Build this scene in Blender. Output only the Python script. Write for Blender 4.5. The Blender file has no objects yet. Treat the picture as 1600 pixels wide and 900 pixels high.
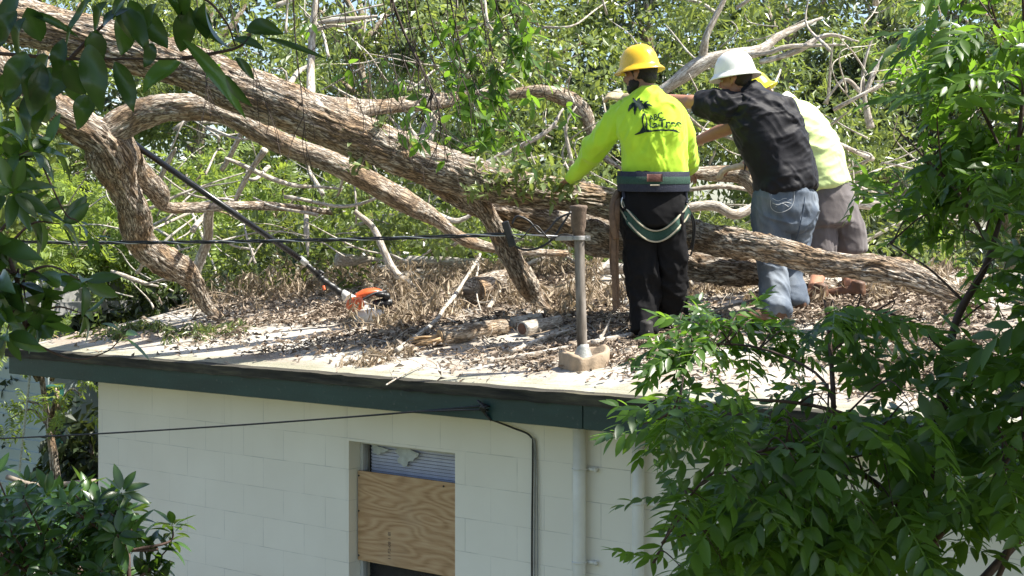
import bpy, bmesh, math, random
import numpy as np
from mathutils import Vector, Matrix
from mathutils.bvhtree import BVHTree

# ------------------------------------------------------------------ camera, sky, sun, exposure
SC = bpy.context.scene
COL = SC.collection
F, EYE, YH = 2350.0, 3.55, 379.0            # focal length in photo pixels, eye height, horizon row
cam_d = bpy.data.cameras.new("camera")
cam = bpy.data.objects.new("camera", cam_d)
COL.objects.link(cam)
cam.location = (0, 0, EYE)
cam.rotation_euler = (math.radians(90), 0, 0)
cam_d.sensor_width = 36.0
cam_d.lens = F / 1600 * 36.0
cam_d.shift_y = (YH - 450) / 1600
cam_d.clip_start, cam_d.clip_end = 0.1, 2000
SC.camera = cam

SUN_EL, SUN_AZ = 56.0, 99.0                 # azimuth measured clockwise from +Y (away from the camera)
world = bpy.data.worlds.new("World")
SC.world = world
world.use_nodes = True
wn = world.node_tree
bg = wn.nodes["Background"]
sky = wn.nodes.new("ShaderNodeTexSky")
sky.sky_type = 'NISHITA'
sky.sun_disc = False
sky.sun_elevation = math.radians(SUN_EL)
sky.sun_rotation = math.radians(SUN_AZ)
sky.altitude = 10
sky.dust_density = 1.5
wn.links.new(sky.outputs[0], bg.inputs[0])
bg.inputs[1].default_value = 0.103
sun_d = bpy.data.lights.new("sun", 'SUN')
sun_d.energy = 5.0
sun_d.angle = math.radians(0.5)
sun_d.color = (1.0, 0.95, 0.86)
sun = bpy.data.objects.new("sun", sun_d)
COL.objects.link(sun)
_el, _az = math.radians(SUN_EL), math.radians(SUN_AZ)
TOSUN = Vector((math.sin(_az) * math.cos(_el), math.cos(_az) * math.cos(_el), math.sin(_el)))
sun.rotation_euler = TOSUN.to_track_quat('Z', 'Y').to_euler()
SC.view_settings.view_transform = 'Standard'
SC.view_settings.look = 'None'
SC.view_settings.exposure = 1.28
SC.view_settings.gamma = 1
SC.view_settings.use_curve_mapping = False
try:
    SC.cycles.max_bounces = 8
    SC.cycles.transparent_max_bounces = 6
    SC.cycles.use_denoising = True
except Exception:
    pass

rng = np.random.default_rng(11)

# ------------------------------------------------------------------ small maths
C0 = np.array([0.0, 0.0, EYE])
def ray(px, py): return np.array([(px - 800) / F, 1.0, -(py - YH) / F])
def PT(px, py, Y): return C0 + ray(px, py) * Y           # a point of the place: bearing, height and real distance
TH = math.atan(F / 2886.0)
U = np.array([math.cos(TH), -math.sin(TH), 0.0])         # along the house wall, towards the right
N = np.array([math.sin(TH), math.cos(TH), 0.0])          # into the house
W0 = np.array([(650 - 800) / F * 9.4, 9.4, 0.0])
def wallpt(px, py, off=0.0):
    d = ray(px, py); t = ((W0 + N * off) @ N) / (d @ N); return C0 + d * t
OV, SLOPE, EZ = 0.40, 0.15, 2.735                        # overhang, roof slope, height of the roof edge
FO = W0 - N * OV
def roofpt(px, py, up=0.0):
    d = ray(px, py); t = (EZ + up - EYE - SLOPE * (FO @ N)) / (d[2] - SLOPE * (d @ N)); return C0 + d * t
def roofz(x, y): return EZ + SLOPE * ((np.array([x, y, 0.0]) - FO) @ N)

def _h(i, j, k, s):
    n = (i * 374761393 + j * 668265263 + k * 2147483647 + s * 1274126177) & 0xFFFFFFFF
    n = ((n ^ (n >> 13)) * 1274126177) & 0xFFFFFFFF
    n = (n ^ (n >> 16)) & 0xFFFF
    return n / 65535.0
def vnoise(p, seed=0):
    p = np.asarray(p, float); f = np.floor(p).astype(np.int64); t = p - f; t = t * t * (3 - 2 * t)
    r = 0
    for a in (0, 1):
        for b in (0, 1):
            for c in (0, 1):
                w = (t[:, 0] if a else 1 - t[:, 0]) * (t[:, 1] if b else 1 - t[:, 1]) * (t[:, 2] if c else 1 - t[:, 2])
                r = r + w * _h(f[:, 0] + a, f[:, 1] + b, f[:, 2] + c, seed)
    return r
def fbm(p, seed=0, o=3):
    r, a, s = 0, 1.0, 0
    for i in range(o):
        r = r + a * vnoise(np.asarray(p) * 2 ** i, seed + i); s += a; a *= .5
    return r / s
def norm(v):
    v = np.asarray(v, float); return v / np.maximum(np.linalg.norm(v, axis=-1, keepdims=True), 1e-9)
def catmull(P, n):
    P = np.asarray(P, float)
    if len(P) < 3:
        t = np.linspace(0, 1, n)[:, None]; return P[0] * (1 - t) + P[-1] * t
    Q = np.vstack([2 * P[0] - P[1], P, 2 * P[-1] - P[-2]])
    s = np.linspace(0, len(P) - 1 - 1e-6, n); i = s.astype(int); t = (s - i)[:, None]
    a, b, c, d = Q[i], Q[i + 1], Q[i + 2], Q[i + 3]
    return .5 * ((2 * b) + (c - a) * t + (2 * a - 5 * b + 4 * c - d) * t ** 2 + (3 * b - a - 3 * c + d) * t ** 3)

# ------------------------------------------------------------------ objects
def link(o, parent=None):
    COL.objects.link(o)
    if parent is not None: o.parent = parent
    return o
def tag(o, label=None, cat=None, group=None, kind=None):
    if label: o['label'] = label
    if cat: o['category'] = cat
    if group: o['group'] = group
    if kind: o['kind'] = kind
    return o
def empty(name, loc=(0, 0, 0), rz=0.0):
    o = bpy.data.objects.new(name, None); o.location = loc; o.rotation_euler = (0, 0, rz)
    o.empty_display_size = .2
    return link(o)
def adopt(o, parent):
    """Parent o while its mesh keeps its place in the world."""
    o.parent = parent
    o.matrix_parent_inverse = (Matrix.Translation(parent.location) @ parent.rotation_euler.to_matrix().to_4x4()).inverted()
    return o
def mesh_obj(name, V, Fs, mat, parent=None, smooth=True, attrs=None, local=False):
    """V (n,3); Fs list of arrays of faces, each array with one face size."""
    me = bpy.data.meshes.new(name)
    V = np.asarray(V, float)
    if isinstance(Fs, np.ndarray): Fs = [Fs]
    Fs = [np.asarray(f, np.int32) for f in Fs if len(f)]
    me.vertices.add(len(V)); me.vertices.foreach_set('co', V.ravel())
    sizes = np.concatenate([np.full(len(f), f.shape[1], np.int32) for f in Fs])
    loops = np.concatenate([f.ravel() for f in Fs])
    starts = np.concatenate([[0], np.cumsum(sizes)[:-1]]).astype(np.int32)
    me.loops.add(len(loops)); me.loops.foreach_set('vertex_index', loops.astype(np.int32))
    me.polygons.add(len(sizes)); me.polygons.foreach_set('loop_start', starts); me.polygons.foreach_set('loop_total', sizes)
    me.polygons.foreach_set('use_smooth', np.full(len(sizes), bool(smooth)))
    if attrs:
        for k, a in attrs.items():
            a = np.asarray(a, float)
            if a.ndim == 1:
                at = me.attributes.new(k, 'FLOAT', 'POINT'); at.data.foreach_set('value', a)
            else:
                at = me.attributes.new(k, 'FLOAT_VECTOR', 'POINT'); at.data.foreach_set('vector', a.ravel())
    me.update(calc_edges=True)
    me.validate()
    if mat is not None: me.materials.append(mat)
    o = bpy.data.objects.new(name, me)
    link(o)
    if parent is not None:
        if local: o.parent = parent
        else: adopt(o, parent)
    return o
class MB:
    """Collects shapes, links them as ONE mesh object."""
    def __init__(s): s.v = []; s.f = {}; s.a = {}; s.n = 0
    def add(s, V, Fq, **attrs):
        V = np.asarray(V, float); 
        if isinstance(Fq, np.ndarray): Fq = [Fq]
        for f in Fq:
            f = np.asarray(f, int)
            if len(f): s.f.setdefault(f.shape[1], []).append(f + s.n)
        for k, a in attrs.items():
            a = np.asarray(a, float); s.a.setdefault(k, []).append((s.n, a))
        s.v.append(V); s.n += len(V)
        return s
    def build(s, name, mat, parent=None, smooth=True, local=False):
        V = np.vstack(s.v); at = {}
        for k, L in s.a.items():
            A = V.copy() if L[0][1].ndim == 2 else np.full(s.n, .6)
            for o, a in L: A[o:o + len(a)] = a
            at[k] = A
        return mesh_obj(name, V, [np.vstack(x) for x in s.f.values()], mat, parent, smooth, at, local)
def box_vf(c, h, ax=None):
    """Box with centre c, half sizes h, axes ax (3 rows)."""
    ax = np.eye(3) if ax is None else np.asarray(ax, float)
    s = np.array([[a, b, d] for a in (-1, 1) for b in (-1, 1) for d in (-1, 1)], float) * np.asarray(h)
    V = np.asarray(c) + s @ ax
    Fq = np.array([[0, 1, 3, 2], [4, 6, 7, 5], [0, 4, 5, 1], [2, 3, 7, 6], [0, 2, 6, 4], [1, 5, 7, 3]])
    return V, Fq
def bevel(o, w=.004, seg=2):
    m = o.modifiers.new('bevel', 'BEVEL'); m.width = w; m.segments = seg; m.limit_method = 'ANGLE'; m.harden_normals = False
    return o
def frames(P):
    T = np.gradient(P, axis=0); T = norm(T)
    up = np.array([0, 0, 1.0]) if abs(T[0][2]) < .9 else np.array([0, 1.0, 0])
    A = np.zeros_like(P); A[0] = norm(np.cross(up, T[0]))
    for i in range(1, len(P)):
        a = A[i - 1] - T[i] * (A[i - 1] @ T[i]); A[i] = norm(a)
    return T, A, norm(np.cross(T, A))
def tube_vf(P, R, seg=8, caps=True):
    P = np.asarray(P, float); R = np.broadcast_to(np.asarray(R, float), (len(P),))
    T, A, B = frames(P)
    ph = np.arange(seg) * 2 * math.pi / seg
    V = P[:, None, :] + R[:, None, None] * (np.cos(ph)[None, :, None] * A[:, None, :] + np.sin(ph)[None, :, None] * B[:, None, :])
    V = V.reshape(-1, 3); n = len(P)
    i, j = np.meshgrid(np.arange(n - 1), np.arange(seg), indexing='ij'); j2 = (j + 1) % seg
    Q = np.stack([i * seg + j, i * seg + j2, (i + 1) * seg + j2, (i + 1) * seg + j], -1).reshape(-1, 4)
    Fs = [Q]
    if caps:
        c = np.array([P[0], P[-1]]); b = len(V); V = np.vstack([V, c]); k = np.arange(seg); k2 = (k + 1) % seg
        Fs.append(np.stack([np.full(seg, b), k2, k], -1)); o = (n - 1) * seg
        Fs.append(np.stack([np.full(seg, b + 1), o + k, o + k2], -1))
        Fs = [Fs[0], np.vstack(Fs[1:])]
    return V, Fs

# ------------------------------------------------------------------ materials
def mat(name):
    m = bpy.data.materials.new(name); m.use_nodes = True
    nt = m.node_tree; return m, nt, nt.nodes['Principled BSDF']
def nd(nt, t, **kw):
    n = nt.nodes.new(t)
    for k, v in kw.items():
        if k in n.inputs: n.inputs[k].default_value = v
        else: setattr(n, k, v)
    return n
def ramp(nt, src, stops):
    r = nt.nodes.new('ShaderNodeValToRGB'); e = r.color_ramp.elements
    while len(e) < len(stops): e.new(.5)
    for x, (p, c) in zip(e, stops):
        x.position = p; x.color = (*c, 1) if len(c) == 3 else c
    nt.links.new(src, r.inputs[0]); return r.outputs[0]
def g3(v): return (v, v, v)
def noise(nt, vec, scale, detail=4, rough=.55, dist=0.0):
    n = nd(nt, 'ShaderNodeTexNoise', Scale=scale, Detail=detail, Roughness=rough, Distortion=dist)
    if vec is not None: nt.links.new(vec, n.inputs['Vector'])
    return n.outputs['Fac']
def mapping(nt, vec, scale=(1, 1, 1), loc=(0, 0, 0)):
    m = nt.nodes.new('ShaderNodeMapping'); m.inputs['Scale'].default_value = scale; m.inputs['Location'].default_value = loc
    nt.links.new(vec, m.inputs['Vector']); return m.outputs[0]
def objco(nt): return nt.nodes.new('ShaderNodeTexCoord').outputs['Object']
def mix(nt, a, b, f, mode='MIX'):
    m = nt.nodes.new('ShaderNodeMix'); m.data_type = 'RGBA'; m.blend_type = mode
    for s, i in ((f, 0), (a, 6), (b, 7)):
        if hasattr(s, 'links') or hasattr(s, 'node'): nt.links.new(s, m.inputs[i])
        elif isinstance(s, (int, float)): m.inputs[i].default_value = s
        else: m.inputs[i].default_value = (*s, 1)
    return m.outputs[2]
def bump(nt, bs, h, strength=.5, dist=.01):
    b = nd(nt, 'ShaderNodeBump', Strength=strength, Distance=dist); nt.links.new(h, b.inputs['Height'])
    nt.links.new(b.outputs[0], bs.inputs['Normal']); return b
def math_n(nt, op, a, b=None):
    m = nt.nodes.new('ShaderNodeMath'); m.operation = op
    for i, s in enumerate((a, b)):
        if s is None: continue
        if isinstance(s, (int, float)): m.inputs[i].default_value = s
        else: nt.links.new(s, m.inputs[i])
    return m.outputs[0]
def attr(nt, name, out='Fac'):
    a = nt.nodes.new('ShaderNodeAttribute'); a.attribute_name = name; return a.outputs[out]

def plain(name, c, rough=.6, metal=0.0, var=.25, scale=20, bmp=0.0, coat=0.0):
    """A painted / plastic / metal surface with slight uneven wear."""
    m, nt, b = mat(name); co = objco(nt)
    n = noise(nt, co, scale, 5)
    c1 = tuple(min(1, x * (1 - var)) for x in c); c2 = tuple(min(1, x * (1 + var * .6)) for x in c)
    nt.links.new(ramp(nt, n, [(.3, c1), (.7, c2)]), b.inputs['Base Color'])
    nt.links.new(ramp(nt, noise(nt, co, scale * 2.3), [(.3, g3(max(0, rough - .12))), (.7, g3(min(1, rough + .12)))]), b.inputs['Roughness'])
    b.inputs['Metallic'].default_value = metal
    b.inputs['Coat Weight'].default_value = coat
    if bmp: bump(nt, b, noise(nt, co, scale * 3), bmp, .01)
    return m

def leaf_mat(name, dark, light, rough=.42, trans=.4, tcol=None, spec=.5):
    m, nt, b = mat(name); out = nt.nodes['Material Output']
    r = attr(nt, 'rnd'); col = ramp(nt, r, [(0, dark), (.75, light), (1, tuple(min(1, x * 1.35) for x in light))])
    nt.links.new(col, b.inputs['Base Color'])
    b.inputs['Roughness'].default_value = rough
    b.inputs['Specular IOR Level'].default_value = spec
    t = nt.nodes.new('ShaderNodeBsdfTranslucent')
    tc = tcol or (light[0] * 2.0, light[1] * 1.9, light[2] * .8)
    nt.links.new(mix(nt, tuple(x * .6 for x in tc), tc, r), t.inputs[0])
    ms = nt.nodes.new('ShaderNodeMixShader'); ms.inputs[0].default_value = trans
    nt.links.new(b.outputs[0], ms.inputs[1]); nt.links.new(t.outputs[0], ms.inputs[2])
    nt.links.new(ms.outputs[0], out.inputs['Surface'])
    return m

def bark_mat(name, ridge, pale, groove, patch=.5, ax=26.0, strength=.9):
    """Furrowed bark; 'bk' holds (across, across, along) in metres and 'rg' the modelled ridges."""
    m, nt, b = mat(name)
    v = attr(nt, 'bk', 'Vector')
    vs = mapping(nt, v, (ax, ax, ax * .2))
    nz = noise(nt, mapping(nt, v, (9, 9, 5)), 1, 3)
    wv = nt.nodes.new('ShaderNodeVectorMath'); wv.operation = 'ADD'
    nn = nd(nt, 'ShaderNodeTexNoise', Scale=.8, Detail=4); nt.links.new(vs, nn.inputs['Vector'])
    sc = nt.nodes.new('ShaderNodeVectorMath'); sc.operation = 'SCALE'; sc.inputs['Scale'].default_value = 1.5
    nt.links.new(nn.outputs['Color'], sc.inputs[0]); nt.links.new(vs, wv.inputs[0]); nt.links.new(sc.outputs[0], wv.inputs[1])
    vo = nt.nodes.new('ShaderNodeTexVoronoi'); vo.feature = 'DISTANCE_TO_EDGE'; vo.inputs['Scale'].default_value = 1
    nt.links.new(wv.outputs[0], vo.inputs['Vector'])
    edge0 = ramp(nt, vo.outputs[0], [(.0, g3(.35)), (.10, g3(1))])
    cr = noise(nt, wv.outputs[0], .9, 3, .6)
    crack = ramp(nt, math_n(nt, 'ABSOLUTE', math_n(nt, 'SUBTRACT', cr, .5)), [(.0, g3(0)), (.055, g3(1))])
    edge = math_n(nt, 'MULTIPLY', edge0, crack)
    rg = attr(nt, 'rg')
    fine = noise(nt, mapping(nt, v, (90, 90, 30)), 1, 5)
    hgt = math_n(nt, 'ADD', math_n(nt, 'MULTIPLY', edge, .7), math_n(nt, 'MULTIPLY', fine, .5))
    c1 = mix(nt, ridge, pale, ramp(nt, nz, [(patch - .08, g3(0)), (patch + .1, g3(1))]))
    c2 = mix(nt, tuple(x * .7 for x in ridge), c1, ramp(nt, fine, [(.35, g3(0)), (.55, g3(1))]))
    k = math_n(nt, 'MULTIPLY', edge, ramp(nt, rg, [(.0, g3(.3)), (.35, g3(1))]))
    nt.links.new(mix(nt, groove, c2, k), b.inputs['Base Color'])
    b.inputs['Roughness'].default_value = .85
    b.inputs['Specular IOR Level'].default_value = .25
    bump(nt, b, hgt, strength, .012)
    return m
# ------------------------------------------------------------------ materials used in several places
M_BARK = bark_mat('bark_furrowed', (.38, .265, .165), (.53, .48, .41), (.06, .042, .03), .46, 40, .9)
M_BARK_PALE = bark_mat('bark_grey', (.42, .30, .19), (.56, .51, .43), (.10, .07, .05), .46, 44, .8)
M_DEAD = bark_mat('wood_bleached', (.48, .43, .36), (.62, .59, .53), (.22, .18, .14), .45, 40, .35)
M_TWIG_DARK = plain('twig_dark', (.045, .03, .022), .8, var=.4, scale=30)
M_TWIG_DRY = plain('twig_dry', (.36, .28, .20), .85, var=.35, scale=25)
M_STEM_RED = plain('stem_reddish', (.07, .038, .028), .7, var=.4, scale=25, bmp=.3)
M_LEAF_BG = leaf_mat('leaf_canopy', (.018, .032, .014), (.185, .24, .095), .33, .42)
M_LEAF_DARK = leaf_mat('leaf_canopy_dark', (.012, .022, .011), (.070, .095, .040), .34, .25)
M_LEAF_FERN = leaf_mat('leaf_feathery', (.07, .11, .028), (.20, .27, .075), .40, .5)
M_LEAF_CHINA = leaf_mat('leaf_pinnate', (.016, .042, .014), (.080, .155, .024), .36, .40, (.34, .62, .05))
M_LEAF_GLOSS = leaf_mat('leaf_glossy', (.008, .024, .011), (.042, .09, .022), .28, .2, (.28, .52, .04), .5)
M_LEAF_DRY = leaf_mat('leaf_dry', (.18, .14, .10), (.42, .35, .26), .8, .25, (.5, .38, .22), .2)
M_LITTER = leaf_mat('litter_shards', (.085, .06, .042), (.40, .33, .26), .85, .0, None, .2)

# ------------------------------------------------------------------ leaves
def tpl_leaf(w=.38, rows=1, droop=.0, fold=.12):
    """One leaf along +Y, unit length, face up +Z. rows=1 gives two triangles."""
    if rows == 1:
        V = np.array([[0, 0, 0], [-.5 * w, .42, fold * w], [0, 1, -droop], [.5 * w, .42, fold * w]])
        return V, np.array([[0, 2, 1], [0, 3, 2]]), np.zeros(4)
    t = np.linspace(0, 1, rows + 1); hw = .5 * w * np.sin(np.pi * t ** .85) ** .75 * (1 - .15 * t); hw[0] = .012; hw[-1] = .002
    z = -droop * t ** 2
    V = np.concatenate([np.stack([-hw, t, z + fold * hw * 2], 1), np.stack([0 * t, t, z], 1), np.stack([hw, t, z + fold * hw * 2], 1)])
    n = rows + 1; i = np.arange(rows)
    Fq = np.vstack([np.stack([i, i + n, i + n + 1, i + 1], 1), np.stack([i + n, i + 2 * n, i + 2 * n + 1, i + n + 1], 1)])
    return V, Fq, np.concatenate([0 * t - .08, 0 * t + .22 * (rows > 4), 0 * t - .08])
def tpl_frond(pairs, leaf, ll=.28, spread=62, arch=.25, stem=.008, terminal=True, seed=1):
    """Pinnate frond of unit length along +Y made of leaf templates and a thin rachis."""
    r = np.random.default_rng(seed); Vs, Fs, Rs, n = [], [], [], 0
    lv, lf, _ = leaf
    ts = np.linspace(.18, .97, pairs)
    items = [(t, s) for t in ts for s in (-1, 1)] + ([(1.0, 0)] if terminal else [])
    for t, s in items:
        a = math.radians(spread * s * (1.08 - .35 * t) + r.normal(0, 7)); L = ll * (1.0 - .45 * abs(t - .45)) * r.uniform(.85, 1.1)
        roll = r.normal(0, .35) ; tilt = r.normal(-.25, .2)
        V = lv.copy() * L
        V = V @ np.array([[math.cos(roll), 0, math.sin(roll)], [0, 1, 0], [-math.sin(roll), 0, math.cos(roll)]]).T
        V = V @ np.array([[1, 0, 0], [0, math.cos(tilt), -math.sin(tilt)], [0, math.sin(tilt), math.cos(tilt)]]).T
        V = V @ np.array([[math.cos(a), math.sin(a), 0], [-math.sin(a), math.cos(a), 0], [0, 0, 1]]).T
        V = V + np.array([0, t, -arch * t * t])
        Vs.append(V); Fs.append(lf + n); n += len(V); Rs.append(np.full(len(V), r.normal(0, .12)))
    if stem:
        k = 5; t = np.linspace(0, 1, k); c = np.stack([0 * t, t, -arch * t * t], 1)
        a = c + [stem, 0, 0]; b = c - [stem, 0, 0]; V = np.vstack([a, b]); i = np.arange(k - 1)
        q = np.stack([i, i + 1, i + 1 + k, i + k], 1)
        if lf.shape[1] == 3: q = np.vstack([q[:, [0, 1, 2]], q[:, [0, 2, 3]]])
        Vs.append(V); Fs.append(q + n); Rs.append(np.full(len(V), .25))
    return np.vstack(Vs), np.vstack(Fs), np.concatenate(Rs)
def inst(tpl, P, D, NRM, S, rnd):
    """Transforms of a template: positions, directions (+Y), normals (+Z), sizes, brightness 0..1."""
    V, Fq, dr = tpl; D = norm(D); X = norm(np.cross(D, NRM)); Z = np.cross(X, D)
    S = np.broadcast_to(np.asarray(S, float), (len(P),))
    W = (V[None, :, 0, None] * X[:, None] + V[None, :, 1, None] * D[:, None] + V[None, :, 2, None] * Z[:, None]) * S[:, None, None] + np.asarray(P)[:, None]
    k = len(V); Fa = (Fq[None] + (np.arange(len(P)) * k)[:, None, None]).reshape(-1, Fq.shape[1])
    R = np.clip(np.asarray(rnd)[:, None] + dr[None], 0, 1)
    return W.reshape(-1, 3), Fa, R.ravel()
def sph(n, r=rng):
    return norm(r.normal(size=(n, 3)))
T1L = tpl_leaf(.36, 1, .12)
T1W = tpl_leaf(.5, 1, .1)
TFERN = tpl_frond(8, tpl_leaf(.42, 1, .1), .26, 66, .3, .006, seed=3)
TCHI = [tpl_frond(7, tpl_leaf(.38, 4, .16, .12), .325, 58, a, .007, seed=s) for a, s in ((.25, 5), (.45, 6), (.1, 8))]
TGL = [tpl_leaf(.42, 6, d, f) for d, f in ((.18, .16), (.35, .2), (.05, .1))]

# ------------------------------------------------------------------ limbs and branches
def limb(pts, seg=20, step=.03, amp=.0, seed=0, gnarl=.0, name='branch', m=None, parent=None, mb=None, freq=1.0):
    """pts: rows x, y, z, radius. A round tapering limb, with modelled bark ridges when amp > 0."""
    pts = np.asarray(pts, float)
    L = np.linalg.norm(np.diff(pts[:, :3], axis=0), axis=1).sum(); n = max(6, int(L / step))
    Q = catmull(pts, n); P, R = Q[:, :3].copy(), np.maximum(Q[:, 3], .002)
    if gnarl:
        s = np.linspace(0, L, n)
        for k in range(3):
            P[:, k] += (vnoise(np.stack([s * 2.2, s * 0 + k * 7.3, s * 0 + seed], 1), seed) - .5) * gnarl * np.minimum(1, R / R.max() + .3)
        R = R * (1 + (vnoise(np.stack([s * 3.1, s * 0, s * 0 + 3], 1), seed + 5) - .5) * .35)
    V, Fs = tube_vf(P, R, seg)
    s = np.concatenate([[0], np.cumsum(np.linalg.norm(np.diff(P, axis=0), axis=1))])
    ph = np.arange(seg) * 2 * math.pi / seg
    rr = np.repeat(R, seg); phh = np.tile(ph, n); ss = np.repeat(s, seg)
    bk = np.stack([rr * np.cos(phh), rr * np.sin(phh), ss + seed * 3.7], 1); bk = np.vstack([bk, bk[0], bk[-seg]])
    rg = np.full(len(V), .6)
    if amp:
        c = bk * np.array([38, 38, 7.0]) * freq; w = fbm(bk * 11, 4, 2)[:, None] * 2.2
        a = 1 - np.abs(2 * vnoise(c + w, seed) - 1); b_ = 1 - np.abs(2 * vnoise(c * 1.9 + w + 9, seed + 1) - 1)
        rg = np.clip(1.15 - (a * .65 + b_ * .45), 0, 1)
        lump = fbm(bk * np.array([5, 5, 2.5]), seed + 7, 2) - .5
        cen = np.vstack([np.repeat(P, seg, 0), P[:1], P[-1:]]); d = norm(V - cen)
        d[-2:] = 0
        k = np.minimum(1, np.append(rr, [0, 0]) / .1)
        V = V + d * ((rg - .6) * amp * k + lump * .06 * k)[:, None]
    if mb is not None: return mb.add(V, Fs, bk=bk, rg=rg)
    return mesh_obj(name, V, Fs, m, parent, True, {'bk': bk, 'rg': rg})
def pxl(rows):
    """(px, py, width in photo pixels, distance) -> x, y, z, radius in metres"""
    return np.array([[*PT(a, b, Y), w * .5 / F * Y] for a, b, w, Y in rows])

# ------------------------------------------------------------------ ground
def build_ground():
    m, nt, b = mat('ground_soil_grass'); co = objco(nt)
    n1 = noise(nt, co, .5, 6); n2 = noise(nt, co, 14, 6)
    c = mix(nt, ramp(nt, n2, [(.3, (.05, .035, .02)), (.7, (.16, .12, .07))]), ramp(nt, n2, [(.3, (.03, .05, .015)), (.7, (.09, .12, .035))]), ramp(nt, n1, [(.4, g3(0)), (.55, g3(1))]))
    nt.links.new(c, b.inputs['Base Color']); b.inputs['Roughness'].default_value = .95; bump(nt, b, n2, .8, .05)
    g = np.linspace(-1, 1, 121); g = np.sign(g) * np.abs(g) ** 3 * 600
    X, Y = np.meshgrid(g, g, indexing='ij'); Z = (fbm(np.stack([X.ravel() * .3, Y.ravel() * .3, X.ravel() * 0], 1), 3) - .5) * .12
    V = np.stack([X.ravel(), Y.ravel() + 10, Z], 1); i, j = np.meshgrid(np.arange(120), np.arange(120), indexing='ij')
    k = (i * 121 + j).ravel(); Q = np.stack([k, k + 121, k + 122, k + 1], 1)
    tag(mesh_obj('ground', V, Q, m), kind='structure')
build_ground()

# ------------------------------------------------------------------ the house (local frame: x along the wall, y into the house, z up)
HOUSE = empty('block_house', tuple(W0), -TH)
tag(HOUSE, 'low white concrete block house with dark green fascia and flat debris-covered roof', 'house')
UL, UR = -3.30, 9.0                     # wall ends
EL, ER = -3.86, 9.5                     # roof ends
RIDGE = 4.0                             # from the roof edge
WX0, WX1, WZ0, WZ1 = -.594, .325, 1.20, 2.262
def wall_mat():
    m, nt, b = mat('painted_block_wall'); co = objco(nt)
    sp = nt.nodes.new('ShaderNodeSeparateXYZ'); nt.links.new(co, sp.inputs[0])
    cb = nt.nodes.new('ShaderNodeCombineXYZ')
    nt.links.new(sp.outputs[0], cb.inputs[0])
    nt.links.new(math_n(nt, 'SUBTRACT', sp.outputs[2], 1.873 - 2.032), cb.inputs[1])
    wob = noise(nt, mapping(nt, co, (3, 3, 3)), 2, 3)
    def bricks(mort, smooth):
        br = nt.nodes.new('ShaderNodeTexBrick'); br.offset = .5; br.squash = 1
        for k, v in (('Scale', 1.0), ('Brick Width', .4064), ('Row Height', .2032), ('Mortar Size', mort), ('Mortar Smooth', smooth), ('Bias', 0)): br.inputs[k].default_value = v
        br.inputs['Color1'].default_value = (1, 1, 1, 1); br.inputs['Color2'].default_value = (.86, .86, .86, 1); br.inputs['Mortar'].default_value = (0, 0, 0, 1)
        nt.links.new(cb.outputs[0], br.inputs['Vector']); return br
    br = bricks(.003, .6)
    n1 = noise(nt, co, 1.7, 5); n2 = noise(nt, co, 60, 6)
    base = mix(nt, ramp(nt, n1, [(.3, (.75, .70, .60)), (.7, (.85, .81, .71))]), (.82, .78, .68), .4)
    base = mix(nt, base, ramp(nt, br.outputs['Color'], [(.8, g3(.93)), (1, g3(1))]), .6, 'MULTIPLY')
    mort = math_n(nt, 'MULTIPLY', br.outputs['Fac'], ramp(nt, wob, [(.40, g3(.06)), (.68, g3(.6))]))
    c = mix(nt, base, (.36, .355, .34), mort)
    # dirt streaks and splashes under the eave and scattered chips
    st = noise(nt, mapping(nt, co, (9, 9, .7)), 1, 4)
    c = mix(nt, c, (.40, .37, .30), ramp(nt, st, [(.62, g3(0)), (.9, g3(.2))]))
    ch = noise(nt, co, 23, 2); c = mix(nt, c, (.22, .21, .19), ramp(nt, ch, [(.80, g3(0)), (.83, g3(.8))]))
    nt.links.new(c, b.inputs['Base Color']); b.inputs['Roughness'].default_value = .62
    h = math_n(nt, 'ADD', math_n(nt, 'MULTIPLY', mort, -1.0), math_n(nt, 'MULTIPLY', n2, .22))
    h = math_n(nt, 'ADD', h, math_n(nt, 'MULTIPLY', noise(nt, co, 7, 3), .35))
    bump(nt, b, h, .55, .006); return m
M_WALL = wall_mat()
M_TRIM = plain('trim_paint_cream', (.62, .60, .50), .5, var=.12, scale=8)
def green_mat():
    m, nt, b = mat('fascia_green_paint'); co = objco(nt)
    n = noise(nt, mapping(nt, co, (2, 8, 14)), 1, 6); n2 = noise(nt, co, 40, 5)
    c = ramp(nt, n, [(.3, (.006, .027, .021)), (.7, (.013, .048, .038))])
    c = mix(nt, c, (.10, .10, .085), ramp(nt, n2, [(.62, g3(0)), (.8, g3(.6))]))
    nt.links.new(c, b.inputs['Base Color']); b.inputs['Roughness'].default_value = .5; bump(nt, b, n2, .3, .004); return m
M_GREEN = green_mat()
def edge_mat():
    m, nt, b = mat('mossy_roof_edge'); co = objco(nt); n = noise(nt, mapping(nt, co, (3, 20, 30)), 1, 7)
    nt.links.new(ramp(nt, n, [(.3, (.012, .012, .010)), (.55, (.05, .045, .032)), (.75, (.11, .10, .06))]), b.inputs['Base Color'])
    b.inputs['Roughness'].default_value = .95; bump(nt, b, n, .9, .01); return m
M_EDGE = edge_mat()
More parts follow.
